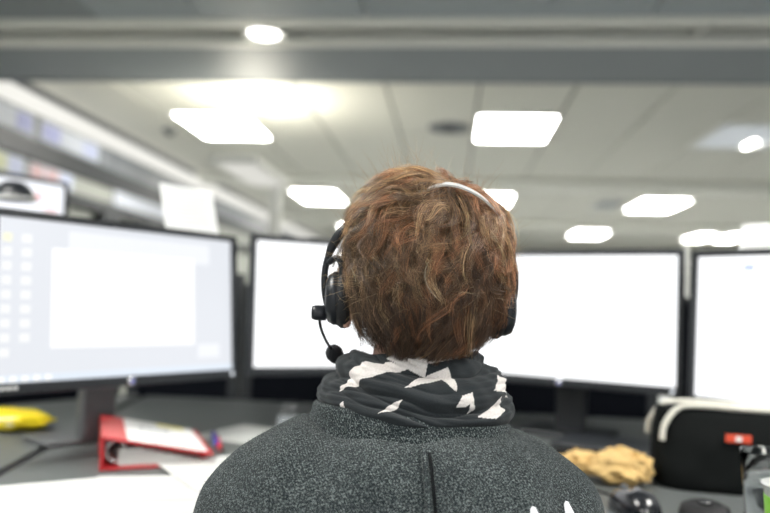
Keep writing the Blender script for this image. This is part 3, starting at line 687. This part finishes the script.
# --- trousers and shoes
geos = [loft([(0.445, SHX, -0.10, 0.13, 0.10), (0.46, SHX, -0.10, 0.172, 0.132), (0.56, SHX, -0.10, 0.176, 0.132), (0.62, SHX, -0.095, 0.17, 0.12)])]
for s in (-1, 1):
    hp, kn, an = (SHX + s * 0.085, -0.08, 0.515), (SHX + s * 0.105, 0.33, 0.515), (SHX + s * 0.10, 0.36, 0.13)
    geos += [capsule(hp, kn, 0.086, 0.066), capsule(kn, an, 0.064, 0.050)]
fuse('trousers', geos, 0.009, 4, M['trousers'], person)
for s in (-1, 1):
    x = SHX + s * 0.10
    shoe = fuse('shoe', [ellipsoid((x, 0.37, 0.045), (0.042, 0.055, 0.045)), ellipsoid((x, 0.46, 0.036), (0.046, 0.085, 0.034)), capsule((x, 0.36, 0.05), (x, 0.36, 0.11), 0.042, 0.042)], 0.006, 3, M['shoe'], person)
    V, F = loft([(0.0, x, 0.44, 0.046, 0.112), (0.016, x, 0.44, 0.048, 0.114)], 32, 2.6); mesh_obj('sole', V, F, M['rubber'], shoe)

# --- wool coat
wool = bpy.data.materials.new('heathered wool'); wool.use_nodes = True
nt = wool.node_tree; b = nt.nodes['Principled BSDF']; tc = nt.nodes.new('ShaderNodeTexCoord')
def node(t, **k):
    n = nt.nodes.new(t)
    for a, v in k.items(): n.inputs[a].default_value = v
    return n
n1 = node('ShaderNodeTexNoise', Scale=640.0, Detail=2.0, Roughness=0.6); nt.links.new(tc.outputs['Object'], n1.inputs['Vector'])
n2 = node('ShaderNodeTexNoise', Scale=22.0, Detail=3.0); nt.links.new(tc.outputs['Object'], n2.inputs['Vector'])
mp = nt.nodes.new('ShaderNodeMapping'); mp.inputs['Rotation'].default_value = (0, math.radians(35), 0); nt.links.new(tc.outputs['Object'], mp.inputs['Vector'])
wv = node('ShaderNodeTexWave', Scale=150.0, Distortion=7.0); wv.inputs['Detail Scale'].default_value = 6.0; wv.bands_direction = 'X'; nt.links.new(mp.outputs['Vector'], wv.inputs['Vector'])
mm = nt.nodes.new('ShaderNodeMath'); mm.operation = 'MULTIPLY_ADD'; mm.inputs[1].default_value = 0.13; nt.links.new(wv.outputs['Fac'], mm.inputs[0]); nt.links.new(n1.outputs['Fac'], mm.inputs[2])
mm2 = nt.nodes.new('ShaderNodeMath'); mm2.operation = 'MULTIPLY_ADD'; mm2.inputs[1].default_value = 0.10; nt.links.new(n2.outputs['Fac'], mm2.inputs[0]); nt.links.new(mm.outputs[0], mm2.inputs[2])
rp = nt.nodes.new('ShaderNodeValToRGB'); nt.links.new(mm2.outputs[0], rp.inputs['Fac'])
rp.color_ramp.elements[0].position = 0.46; rp.color_ramp.elements[0].color = (0.006, 0.009, 0.011, 1)
rp.color_ramp.elements[1].position = 0.80; rp.color_ramp.elements[1].color = (0.175, 0.20, 0.198, 1)
e = rp.color_ramp.elements.new(0.64); e.color = (0.022, 0.029, 0.032, 1)
nt.links.new(rp.outputs['Color'], b.inputs['Base Color']); b.inputs['Roughness'].default_value = 0.95; b.inputs['Specular IOR Level'].default_value = 0.15
b.inputs['Sheen Weight'].default_value = 0.08; b.inputs['Sheen Roughness'].default_value = 0.5
bp = nt.nodes.new('ShaderNodeBump'); bp.inputs['Strength'].default_value = 0.7; bp.inputs['Distance'].default_value = 0.002
nt.links.new(mm.outputs[0], bp.inputs['Height']); nt.links.new(bp.outputs['Normal'], b.inputs['Normal'])

cy = -0.050
geos = [loft([(0.53, SHX, -0.09, 0.185, 0.130, 2.4), (0.62, SHX, -0.085, 0.178, 0.125, 2.4), (0.72, SHX, -0.07, 0.195, 0.125, 2.4), (0.79, SHX, -0.058, 0.210, 0.124, 2.4), (0.83, SHX, cy, 0.212, 0.122, 2.4), (0.86, SHX, cy, 0.204, 0.117, 2.3), (0.88, SHX, -0.046, 0.192, 0.108, 2.2), (0.898, SHX, -0.042, 0.175, 0.098, 2.1), (0.908, SHX + .002, -0.036, 0.157, 0.089), (0.916, SHX + .004, -0.028, 0.134, 0.083), (0.921, SHX + .006, -0.018, 0.108, 0.078), (0.924, SHX + .006, -0.018, 0.09, 0.07)])]
for s in (-1, 1):
    sh, el, wr = (SHX + s * 0.150, -0.045, 0.805), (SHX + s * 0.188, 0.205, 0.792), (SHX + s * 0.102, 0.398, 0.781)
    geos += [capsule(sh, el, 0.062, 0.047), capsule(el, wr, 0.047, 0.036)]
coat = fuse('coat', geos, 0.006, 6, wool, person)
# soft folds
me = coat.data; n = len(me.vertices); co = np.empty(n * 3); me.vertices.foreach_get('co', co); co = co.reshape(-1, 3)
nr = np.empty(n * 3); me.vertices.foreach_get('normal', nr); nr = nr.reshape(-1, 3)
x, y, z = co.T
d = 0.0025 * np.sin(x * 38 + z * 30 + 1.0) * np.sin(z * 26 + 0.6) + 0.0018 * np.sin(x * 75 - z * 50)
d += 0.004 * np.exp(-((np.abs(x - SHX) - 0.105 - (0.92 - z) * .25) / 0.018) ** 2) * (z > 0.84)
co += nr * d[:, None]; me.vertices.foreach_set('co', co.ravel()); me.update()
bvh = BVHTree.FromPolygons([Vector(c) for c in co], [tuple(p.vertices) for p in me.polygons])
def on_back(x, z, off=0.0):
    h = bvh.ray_cast(Vector((x, -0.5, z)), Vector((0, 1, 0)))
    return h[0] + h[1] * off if h[0] is not None else Vector((x, -0.17, z))
# stand collar
V = []; F = []; nk = 96
prof = [(0.890, 0.124, 0.106), (0.904, 0.117, 0.100), (0.918, 0.1105, 0.091), (0.930, 0.1075, 0.086), (0.939, 0.1060, 0.083), (0.9425, 0.1030, 0.081), (0.941, 0.1000, 0.0785), (0.930, 0.1000, 0.0785), (0.912, 0.1005, 0.0785)]
for (zz, rx, ry) in prof:
    for k in range(nk):
        q = 2 * PI * k / nk; wv_ = 1 + 0.006 * math.sin(5 * q + 60 * zz)
        V.append((SHX + .008 + rx * wv_ * math.cos(q), -0.012 + ry * wv_ * math.sin(q), zz + 0.003 * math.sin(2 * q + .5) - 0.02 * max(0, math.sin(q)) ** 2))
for j in range(len(prof) - 1):
    for k in range(nk): F.append((j * nk + k, j * nk + (k + 1) % nk, (j + 1) * nk + (k + 1) % nk, (j + 1) * nk + k))
mesh_obj('collar', V, F, wool, coat, True)
# inverted pleat in the middle of the back: a raised lap with a shadow edge and a row of stitches
zs_ = np.linspace(0.912, 0.60, 40); px0 = lambda z: 0.010 + (0.912 - z) * 0.085
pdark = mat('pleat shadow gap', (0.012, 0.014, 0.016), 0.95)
for nm, x0_, prof_ in (('back_pleat', 0.0, ((-0.0055, -0.001), (-0.0050, 0.0035), (-0.0025, 0.0055), (0.0005, 0.0050), (0.0020, -0.001))), ('back_pleat', 0.0075, ((-0.0030, -0.001), (-0.0022, 0.0030), (0.0005, 0.0042), (0.0040, 0.0030), (0.0110, -0.0004)))):
    V = []; F = []
    for i, zz in enumerate(zs_):
        for xo, off in prof_: V.append(on_back(px0(zz) + x0_ + xo, zz, off + (0.0006 * math.sin(i * 2.1) if off > 0 else 0)))
    for i in range(len(zs_) - 1):
        for k in range(4): F.append((i * 5 + k, i * 5 + k + 1, (i + 1) * 5 + k + 1, (i + 1) * 5 + k))
    mesh_obj(nm, V, F, wool, coat, True)
tube('pleat_gap', [on_back(px0(zz) + 0.0032, zz, 0.0) for zz in zs_], 0.0014, pdark, coat, 5)  # dark tube painting in the shade along the pleat edge
# white motif on the back (only its tips reach into the photograph)
whitep = mat('white print', (0.80, 0.80, 0.84), 0.8)
def motif(poly):
    pts = [on_back(px_, pz, 0.0015) for px_, pz in poly]; c = sum(pts, Vector()) / len(pts)
    mesh_obj('white_motif', pts + [c], [(i, (i + 1) % len(pts), len(pts)) for i in range(len(pts))], whitep, coat)
for cx_, hz in ((0.103, 0.8750), (0.140, 0.8725)):
    motif([(cx_ - .003, hz - .012), (cx_ - .0022, hz - .002), (cx_, hz), (cx_ + .003, hz - .001), (cx_ + .006, hz - .007), (cx_ + .009, hz - .014), (cx_ + .004, hz - .03), (cx_ - .002, hz - .03)])
# wool fuzz
area = np.array([p.area for p in me.polygons]); cen = np.array([p.center for p in me.polygons]); nor = np.array([p.normal for p in me.polygons])
okm = (cen[:, 2] > 0.80) & (cen[:, 1] < 0.06); idx = np.where(okm)[0]; idx = rng.choice(idx, 14000, p=area[idx] / area[idx].sum())
root = cen[idx] + rng.normal(0, 0.002, (len(idx), 3)); root -= nor[idx] * ((root - cen[idx]) * nor[idx]).sum(1)[:, None]
dr = nor[idx] * 0.55 + rng.normal(0, 0.55, (len(idx), 3)); dr /= np.linalg.norm(dr, axis=1)[:, None]
ln = rng.uniform(0.0015, 0.0042, len(idx))[:, None]; sdv = np.cross(dr, rng.normal(0, 1, dr.shape)); sdv /= np.linalg.norm(sdv, axis=1)[:, None]
Vf = np.stack([root - sdv * 0.00011, root + sdv * 0.00011, root + dr * ln], 1).reshape(-1, 3)
fz = mesh_obj('wool_fuzz', Vf.tolist(), np.arange(len(Vf)).reshape(-1, 3).tolist(), mat('wool fibre', (0.20, 0.225, 0.22), 0.9, var=0.3, scale=900), coat); fz['kind'] = 'stuff'

# --- scarf: wrapped cloth with folds, dark grey with angular pale patches
NU, NV = 720, 120
polys_px = [[(388, 363), (400, 356), (441, 354), (475, 362), (430, 368), (428, 377), (398, 366)], [(345, 391), (352, 378), (365, 367), (392, 365), (418, 370), (396, 373), (367, 381)],
            [(407, 387), (421, 378), (450, 371), (457, 380), (456, 391), (450, 387), (444, 380), (430, 383)], [(455, 402), (461, 394), (471, 392), (473, 398), (464, 402)],
            [(475, 409), (493, 403), (503, 396), (505, 407), (493, 412)], [(385, 407), (396, 398), (406, 395), (401, 402)], [(493, 392), (500, 380), (510, 385), (518, 398), (507, 393)], [(350, 402), (353, 399), (356, 407), (351, 406)], [(468, 397), (473, 399), (476, 403), (470, 405)]]
def to_uv(p):      # pattern coordinates on the cloth: angle from the nape, height
    v = (414 - p[1]) / 58.0; hw = 99 - 42 * max(0, v - .25) ** 1.3
    return (math.asin(max(-.985, min(.985, (p[0] - 420) / hw))), v)
polys = [[to_uv(p) for p in q] for q in polys_px]
for k in range(16):      # further patches around the front, which the photograph does not show
    a = 1.9 + 2.5 * random.random(); v0 = random.uniform(.1, .9); s = random.uniform(.12, .3)
    polys.append([(a, v0), (a + s, v0 + .08), (a + s * .6, v0 + .22), (a - s * .3, v0 + .12)])
def inside(U, Vv, poly):
    r = np.zeros(U.shape, bool); n = len(poly); j = n - 1
    for i in range(n):
        (xi, yi), (xj, yj) = poly[i], poly[j]
        c = ((yi > Vv) != (yj > Vv)) & (U < (xj - xi) * (Vv - yi) / ((yj - yi) if abs(yj - yi) > 1e-9 else 1e-9) + xi); r ^= c; j = i
    return r
U, Vv = np.meshgrid(np.linspace(-PI, PI, NU, endpoint=False), np.linspace(-0.12, 1.22, NV))
zz = np.interp(Vv, [-.12, 0, .25, .5, .75, .95, 1.1, 1.22], [0.918, 0.932, 0.951, 0.968, 0.985, 0.998, 0.996, 0.98])
rx = np.interp(Vv, [-.12, 0, .25, .5, .75, .95, 1.1, 1.22], [0.096, 0.1065, 0.1055, 0.0975, 0.084, 0.068, 0.060, 0.056])
ry = rx * 0.80; yc = np.interp(Vv, [0, 1], [-0.010, 0.010])
ph = Vv * 2.1 + 0.62 * np.sin(U * 0.95 + 0.9) + 0.16 * np.sin(U * 2.7 + 1.0) + 0.05 * np.sin(U * 6 + Vv * 5)
fold = np.abs(np.sin(PI * ph)) ** 0.6 - 0.6
ph2 = Vv * 4.6 + 1.35 * np.sin(U * 0.9 + 0.5) + 0.30 * np.sin(U * 3.3 + Vv * 2.5) + 0.12 * np.sin(U * 9)
fold2 = (np.abs(np.sin(PI * ph2)) ** 0.8 - .6) * (0.55 + 0.45 * np.sin(U * 2.1 + Vv * 4 + 1.2))
ph3 = Vv * 11 + 2.4 * np.sin(U * 1.3 + .2) + .5 * np.sin(U * 4.1)
fold2 = fold2 + 0.35 * (np.abs(np.sin(PI * ph3)) - .6) * (0.5 + 0.5 * np.sin(U * 3 - Vv * 5))
env = np.clip((Vv + .12) / .2, 0, 1) * np.clip((1.2 - Vv) / .2, 0, 1)
dsp = env * (0.0085 * fold + 0.0050 * fold2 + 0.0004 * np.sin(U * 23 + Vv * 14))
X = SHX + .012 + (rx + dsp) * np.sin(U); Y = yc - (ry + dsp) * np.cos(U); Z = zz + 0.004 * np.sin(U * 1.5 + 0.3) * (1 - np.abs(Vv - .5)) + dsp * .5 - 0.018 * np.clip(-np.cos(U), 0, 1) ** 2
Vs = np.stack([X, Y, Z], -1).reshape(-1, 3)
ii = np.arange(NV - 1)[:, None] * NU; kk = np.arange(NU)[None]; k2 = (kk + 1) % NU
Fs = np.stack([ii + kk, ii + k2, ii + NU + k2, ii + NU + kk], -1).reshape(-1, 4)
scarf = mesh_obj('scarf', Vs.tolist(), Fs.tolist(), attr_mat('scarf cloth', 0.85, 0.2, 0.25, 700, 0.1), person, True)
white = np.zeros(U.shape, bool)
for q in polys: white |= inside(U, Vv, q)
tint = np.where(white[..., None], np.array([0.66, 0.62, 0.60]), np.array([0.021, 0.025, 0.028])) * rng.uniform(.88, 1.1, U.shape)[..., None]
def set_tint(me, rgb):
    at = me.attributes.new('tint', 'FLOAT_COLOR', 'POINT'); at.data.foreach_set('color', np.concatenate([rgb, np.ones((len(rgb), 1))], 1).astype(np.float32).ravel())
set_tint(scarf.data, tint.reshape(-1, 3))

# --- hair: locks of fine strands over a close cap
C0 = np.array([HX0, 0.0, HZ0]); RS = np.array([0.079, 0.097, 0.098])
def unit(a): return a / np.maximum(1e-9, np.linalg.norm(a, axis=-1, keepdims=True))
NG, ST, CH = 1450, 9, 22
g = unit(rng.normal(0, 1, (NG * 4, 3)))
low = np.where(g[:, 1] < -0.15, np.interp(np.abs(g[:, 0]), [.45, .8], [-.84, -.42]), np.where(g[:, 1] < 0.15, -0.05, 0.05))
keep = (g[:, 2] > low) & ~((g[:, 1] > 0.45) & (g[:, 2] < 0.62)); g = g[keep][:NG]; NG = len(g)
crown = unit(np.array([0.30, -0.42, 0.86]))
lockseed = rng.uniform(0, 6.28, (NG, 3)); length = rng.uniform(0.036, 0.082, NG) * np.where(g[:, 2] < -0.35, 0.62, 1.0)
layer = rng.uniform(0.30, 1.25, NG); lift = rng.normal(0, 1, NG)
def smoothn(p, s, a): return np.sin(p[:, 0] * s + a) * np.cos(p[:, 1] * s * 1.1 + 1.3 * a) + np.sin(p[:, 2] * s * .9 + 2.1 * a)
pos = np.zeros((NG, ST, 3)); d = g.copy(); step = length / 0.09 / (ST - 1)
ang0 = 0.42 * smoothn(g, 4.0, 0.7) + rng.normal(0, 0.28, NG)
thick = 0.0150 * layer
for s in range(ST):
    f = s / (ST - 1)
    h = thick * (1 - np.exp(-4.5 * f)) - 0.004 * np.clip(f - .6, 0, 1) * (layer < .9) + 0.004 * np.clip(lift - 1.0, 0, 2) * f ** 1.5 + 0.0015 * np.sin(f * 7 + lockseed[:, 2])
    h += 0.016 * np.clip(np.abs(d[:, 0]) * d[:, 2] * 2.0 - .25, 0, 1) * np.where(d[:, 0] < 0, 1.0, .6) * (1 - np.exp(-3 * f)) + 0.0035 * np.sin(lockseed[:, 1]) * f
    pos[:, s] = C0 + d * RS + unit(d / RS) * h[:, None]
    away = d - crown; away -= d * (away * d).sum(1, keepdims=True); dist = np.linalg.norm(away, axis=1, keepdims=True); away = unit(away)
    grav = np.array([0, 0, -1.0]) - d * (-d[:, 2:3]); grav = grav
    sw = np.cross(d, away) * (0.55 * np.exp(-dist * 2.2))
    fl_ = unit(away + sw + grav * (0.55 + 0.5 * (d[:, 2:3] < 0.1)))
    a = ang0 + 0.78 * np.sin(f * 5.6 + lockseed[:, 0]) * np.where(d[:, 2] > -.3, 1, .55)
    fl_ = fl_ * np.cos(a)[:, None] + np.cross(d, fl_) * np.sin(a)[:, None]
    d = unit(d + fl_ * step[:, None])
    d[:, 2] = np.maximum(d[:, 2], -0.90)
    d = unit(d)
gi = np.repeat(np.arange(NG), CH); NS = len(gi)
tt = np.linspace(0, 1, ST)[None] * rng.uniform(0.72, 1.0, NS)[:, None]
i0 = np.minimum((tt * (ST - 1)).astype(int), ST - 2); fr = tt * (ST - 1) - i0
P = pos[gi[:, None], i0] * (1 - fr[..., None]) + pos[gi[:, None], i0 + 1] * fr[..., None]
jit = rng.normal(0, 0.0050, (NS, 3)); nrm = unit((pos[gi, 0] - C0) / RS); jit -= nrm * (jit * nrm).sum(1, keepdims=True)
cl = (1 - 0.70 * np.linspace(0, 1, ST) ** .8)[None, :, None]
wig = rng.uniform(0, 6.28, (NS, 1, 3)); amp = rng.gamma(2.0, 0.00055, (NS, 1, 1))
P = P + jit[:, None] * cl + amp * np.sin(np.linspace(0, 1, ST)[None, :, None] * rng.uniform(3, 9, (NS, 1, 1)) + wig) * np.linspace(0, 1, ST)[None, :, None]
P += nrm[:, None] * (rng.normal(0, 0.0016, (NS, 1, 1)) * np.linspace(0.2, 1, ST)[None, :, None])
# flyaway strands on the crown
NF = 700
fi = rng.choice(np.where(g[:, 2] > -0.2)[0], NF, p=None); fd = unit(g[fi] * 0.9 + rng.normal(0, .55, (NF, 3)) + np.array([-.25, 0, .35]))
fs = np.linspace(0, 1, ST)[None, :, None]; fl0 = rng.uniform(0.014, 0.040, (NF, 1, 1))
FP = pos[fi, 3][:, None] + fd[:, None] * fl0 * fs + unit(rng.normal(0, 1, (NF, 1, 3))) * fl0 * 0.5 * fs ** 2
P = np.concatenate([P, FP]); gi2 = np.concatenate([gi, fi]); NS = len(P)
T = unit(np.gradient(P, axis=1)); N_ = unit(P - C0); Bv = unit(np.cross(T, N_)); N2 = np.cross(Bv, T)
rad = (np.where(np.arange(NS) < NS - NF, 0.00026, 0.00016)[:, None] * (1 - 0.72 * np.linspace(0, 1, ST) ** 1.5)[None])[..., None]
ring = np.stack([P + rad * (Bv * math.cos(q) + N2 * math.sin(q)) for q in (PI / 2, PI / 2 + 2 * PI / 3, PI / 2 + 4 * PI / 3)], 2)   # NS,ST,3,3
HV = ring.reshape(-1, 3)
base = (np.arange(NS) * ST * 3)[:, None, None] + (np.arange(ST - 1) * 3)[None, :, None]; k = np.arange(3)[None, None]; kn_ = (k + 1) % 3
HF = np.stack([base + k, base + kn_, base + 3 + kn_, base + 3 + k], -1).reshape(-1, 4)
me = bpy.data.meshes.new('hair'); me.vertices.add(len(HV)); me.vertices.foreach_set('co', HV.astype(np.float32).ravel())
me.loops.add(HF.size); me.loops.foreach_set('vertex_index', HF.astype(np.int32).ravel())
me.polygons.add(len(HF)); me.polygons.foreach_set('loop_start', np.arange(0, HF.size, 4, dtype=np.int32)); me.update(calc_edges=True)
me.polygons.foreach_set('use_smooth', np.ones(len(HF), bool))
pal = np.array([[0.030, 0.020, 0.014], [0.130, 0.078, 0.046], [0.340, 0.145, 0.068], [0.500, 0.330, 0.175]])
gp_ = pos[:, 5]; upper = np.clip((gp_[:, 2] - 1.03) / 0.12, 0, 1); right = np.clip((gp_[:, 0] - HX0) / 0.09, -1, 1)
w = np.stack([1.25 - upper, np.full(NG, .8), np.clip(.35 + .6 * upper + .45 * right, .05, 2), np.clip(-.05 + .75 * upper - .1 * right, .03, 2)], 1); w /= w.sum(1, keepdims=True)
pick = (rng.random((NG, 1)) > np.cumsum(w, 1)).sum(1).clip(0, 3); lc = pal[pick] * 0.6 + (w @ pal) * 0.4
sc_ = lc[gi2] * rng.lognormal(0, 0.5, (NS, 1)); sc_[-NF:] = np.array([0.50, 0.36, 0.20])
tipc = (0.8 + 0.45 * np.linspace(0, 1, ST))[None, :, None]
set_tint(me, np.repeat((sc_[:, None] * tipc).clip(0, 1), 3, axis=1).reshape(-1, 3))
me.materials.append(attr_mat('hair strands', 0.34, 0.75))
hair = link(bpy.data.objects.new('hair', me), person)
# close cap under the strands
cv_, cf_ = ellipsoid(C0, RS * 1.035, nu=64, nv=40)
cv_ = np.array([tuple(v) for v in cv_]); dn = unit((cv_ - C0) / RS)
okv = ((dn[:, 2] > np.where(dn[:, 1] < -0.15, np.interp(np.abs(dn[:, 0]), [.45, .8], [-.86, -.50]), np.where(dn[:, 1] < 0.15, -0.12, 0.1))) & ~((dn[:, 1] > 0.5) & (dn[:, 2] < 0.66)))
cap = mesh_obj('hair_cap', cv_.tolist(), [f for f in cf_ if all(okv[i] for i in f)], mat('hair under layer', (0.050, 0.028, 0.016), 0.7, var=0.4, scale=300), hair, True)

# ================================================================== HEADSET
hs = thing('headset', 'black call centre headset with silver band and boom microphone on the head', 'headset', PLOC, YAW)
band = smooth_path([(HX0 - 0.105, 0.0, 1.090), (HX0 - 0.092, -0.008, 1.125), (HX0 - 0.070, -0.022, 1.150), (HX0 - 0.040, -0.046, 1.163), (HX0 - 0.012, -0.066, 1.168), (HX0 + 0.012, -0.077, 1.1745), (HX0 + 0.036, -0.075, 1.1700), (HX0 + 0.058, -0.063, 1.159), (HX0 + 0.075, -0.042, 1.142), (HX0 + 0.088, -0.012, 1.112), (HX0 + 0.090, 0.010, 1.085)], 8)
V = []; F = []
for i, p in enumerate(band):
    t_ = (band[min(i + 1, len(band) - 1)] - band[max(i - 1, 0)]).normalized(); o_ = (p - Vector((HX0, 0.0, 1.06))).normalized(); s_ = t_.cross(o_).normalized(); o_ = s_.cross(t_)
    for a, b_ in ((-0.0035, -0.001), (0.0035, -0.001), (0.0035, 0.001), (-0.0035, 0.001)): V.append(p + s_ * a + o_ * b_)
for i in range(len(band) - 1):
    for k in range(4): F.append((i * 4 + k, i * 4 + (k + 1) % 4, i * 4 + 4 + (k + 1) % 4, i * 4 + 4 + k))
F += [(3, 2, 1, 0), tuple(len(V) - 4 + k for k in range(4))]
mesh_obj('headband', V, F, mat('silver band', (0.80, 0.80, 0.80), 0.3, metal=0.35), hs, False)
for s in (-1, 1):
    cx_ = HX0 + (s * 0.098 if s < 0 else 0.087); cz_ = 1.055 if s < 0 else 1.049; yo = 0.0 if s < 0 else 0.006; xo_ = 0.0 if s < 0 else -0.013
    cup = lathe('ear_cup', [(0.0, 0.009), (0.020, 0.009), (0.027, 0.006), (0.030, 0.0), (0.030, -0.006), (0.0, -0.006)] if s > 0 else [(0.0, -0.009), (0.020, -0.009), (0.027, -0.006), (0.030, 0.0), (0.030, 0.006), (0.0, 0.006)], M['headset'], hs, 36, (cx_ + s * .004, yo, cz_), axis='X')
    lathe('ear_cushion', [(0.012, -s * 0.004), (0.030, -s * 0.004), (0.0335, -s * 0.009), (0.0335, -s * 0.014), (0.029, -s * 0.019), (0.016, -s * 0.018), (0.012, -s * 0.010), (0.012, -s * 0.004)], M['rubber'], cup, 40, (cx_ + s * .004, yo, cz_), axis='X', wob=lambda q, z: 1 + 0.012 * math.cos(26 * q))
    # flattened outer arm from band down to the cup
    arm = smooth_path([(HX0 + xo_ + s * 0.085, -0.014, 1.138), (HX0 + xo_ + s * 0.098, -0.010, 1.126), (HX0 + xo_ + s * 0.108, -0.006, 1.108), (HX0 + xo_ + s * 0.1135, -0.003, 1.085), (HX0 + xo_ + s * 0.113, -0.001, 1.062), (HX0 + xo_ + s * 0.109, 0, 1.045)], 6); arm = [p + Vector((0, yo, 0)) for p in arm]
    V, F = tube_geo(arm, [0.0038 + 0.0022 * math.sin(PI * min(1, i / 14)) for i in range(len(arm))], 10); mesh_obj('arm', V, F, M['headset'], hs, True)
    tube('yoke', smooth_path([(HX0 + xo_ + s * 0.109, -0.010, 1.094), (HX0 + xo_ + s * 0.100, -0.016, 1.099), (HX0 + xo_ + s * 0.094, -0.018, 1.090), (HX0 + xo_ + s * 0.094, -0.018, 1.074)], 5), 0.0035, M['headset'], hs)
mx_ = HX0 - 0.113
lathe('boom_hub', [(0, -0.012), (0.007, -0.012), (0.0085, -0.008), (0.0085, 0.004), (0, 0.004)], M['headset'], hs, 20, (mx_ - .001, -0.004, 1.038), axis='X')
bp_ = smooth_path([(mx_ - 0.005, -0.004, 1.038), (mx_ - 0.004, 0.010, 1.022), (mx_ + 0.001, 0.030, 1.006), (mx_ + 0.007, 0.050, 0.994)], 6)
bo = tube('boom', bp_, 0.0018, M['headset'], hs, 8)
dm = (bp_[-1] - bp_[-4]).normalized(); m0 = bp_[-1]
V, F = tube_geo([m0 - dm * 0.003, m0, m0 + dm * 0.004, m0 + dm * 0.010, m0 + dm * 0.018, m0 + dm * 0.023, m0 + dm * 0.025], [0.002, 0.0065, 0.0095, 0.0108, 0.0098, 0.006, 0.001], 18); mesh_obj('microphone_foam', V, F, M['foam'], bo, True)

# ================================================================== OFFICE CHAIR (below the frame)
ch = thing('office_chair', 'black office chair carrying the seated person', 'chair', PLOC + FW * -0.06, YAW)
V, F = loft([(0.375, SHX, 0.02, 0.20, 0.20, 4), (0.385, SHX, 0.02, 0.235, 0.235, 4), (0.425, SHX, 0.02, 0.24, 0.24, 4), (0.440, SHX, 0.02, 0.22, 0.22, 4)]); mesh_obj('seat', V, F, M['felt'], ch, True)
box('backrest', (SHX, -0.215, 0.60), (0.38, 0.045, 0.24), M['felt'], ch, 0.02, 3); box('back_bar', (SHX, -0.225, 0.43), (0.05, 0.02, 0.26), M['dark_metal'], ch, 0.004)
lathe('gas_lift', [(0, 0.07), (0.028, 0.07), (0.028, 0.26), (0.018, 0.26), (0.018, 0.375), (0, 0.375)], M['dark_metal'], ch, 20, (SHX, 0.02, 0))
for k in range(5):
    a = 2 * PI * k / 5 + .3; e_ = Vector((SHX + 0.29 * math.cos(a), 0.02 + 0.29 * math.sin(a), 0.068))
    lg = tube('leg', [(SHX, 0.02, 0.085), e_], [0.026, 0.016], M['dark_metal'], ch, 10)
    lathe('caster', [(0, -0.011), (0.026, -0.011), (0.028, 0), (0.026, 0.011), (0, 0.011)], M['rubber'], lg, 18, (e_.x, e_.y, 0.028), axis='X')
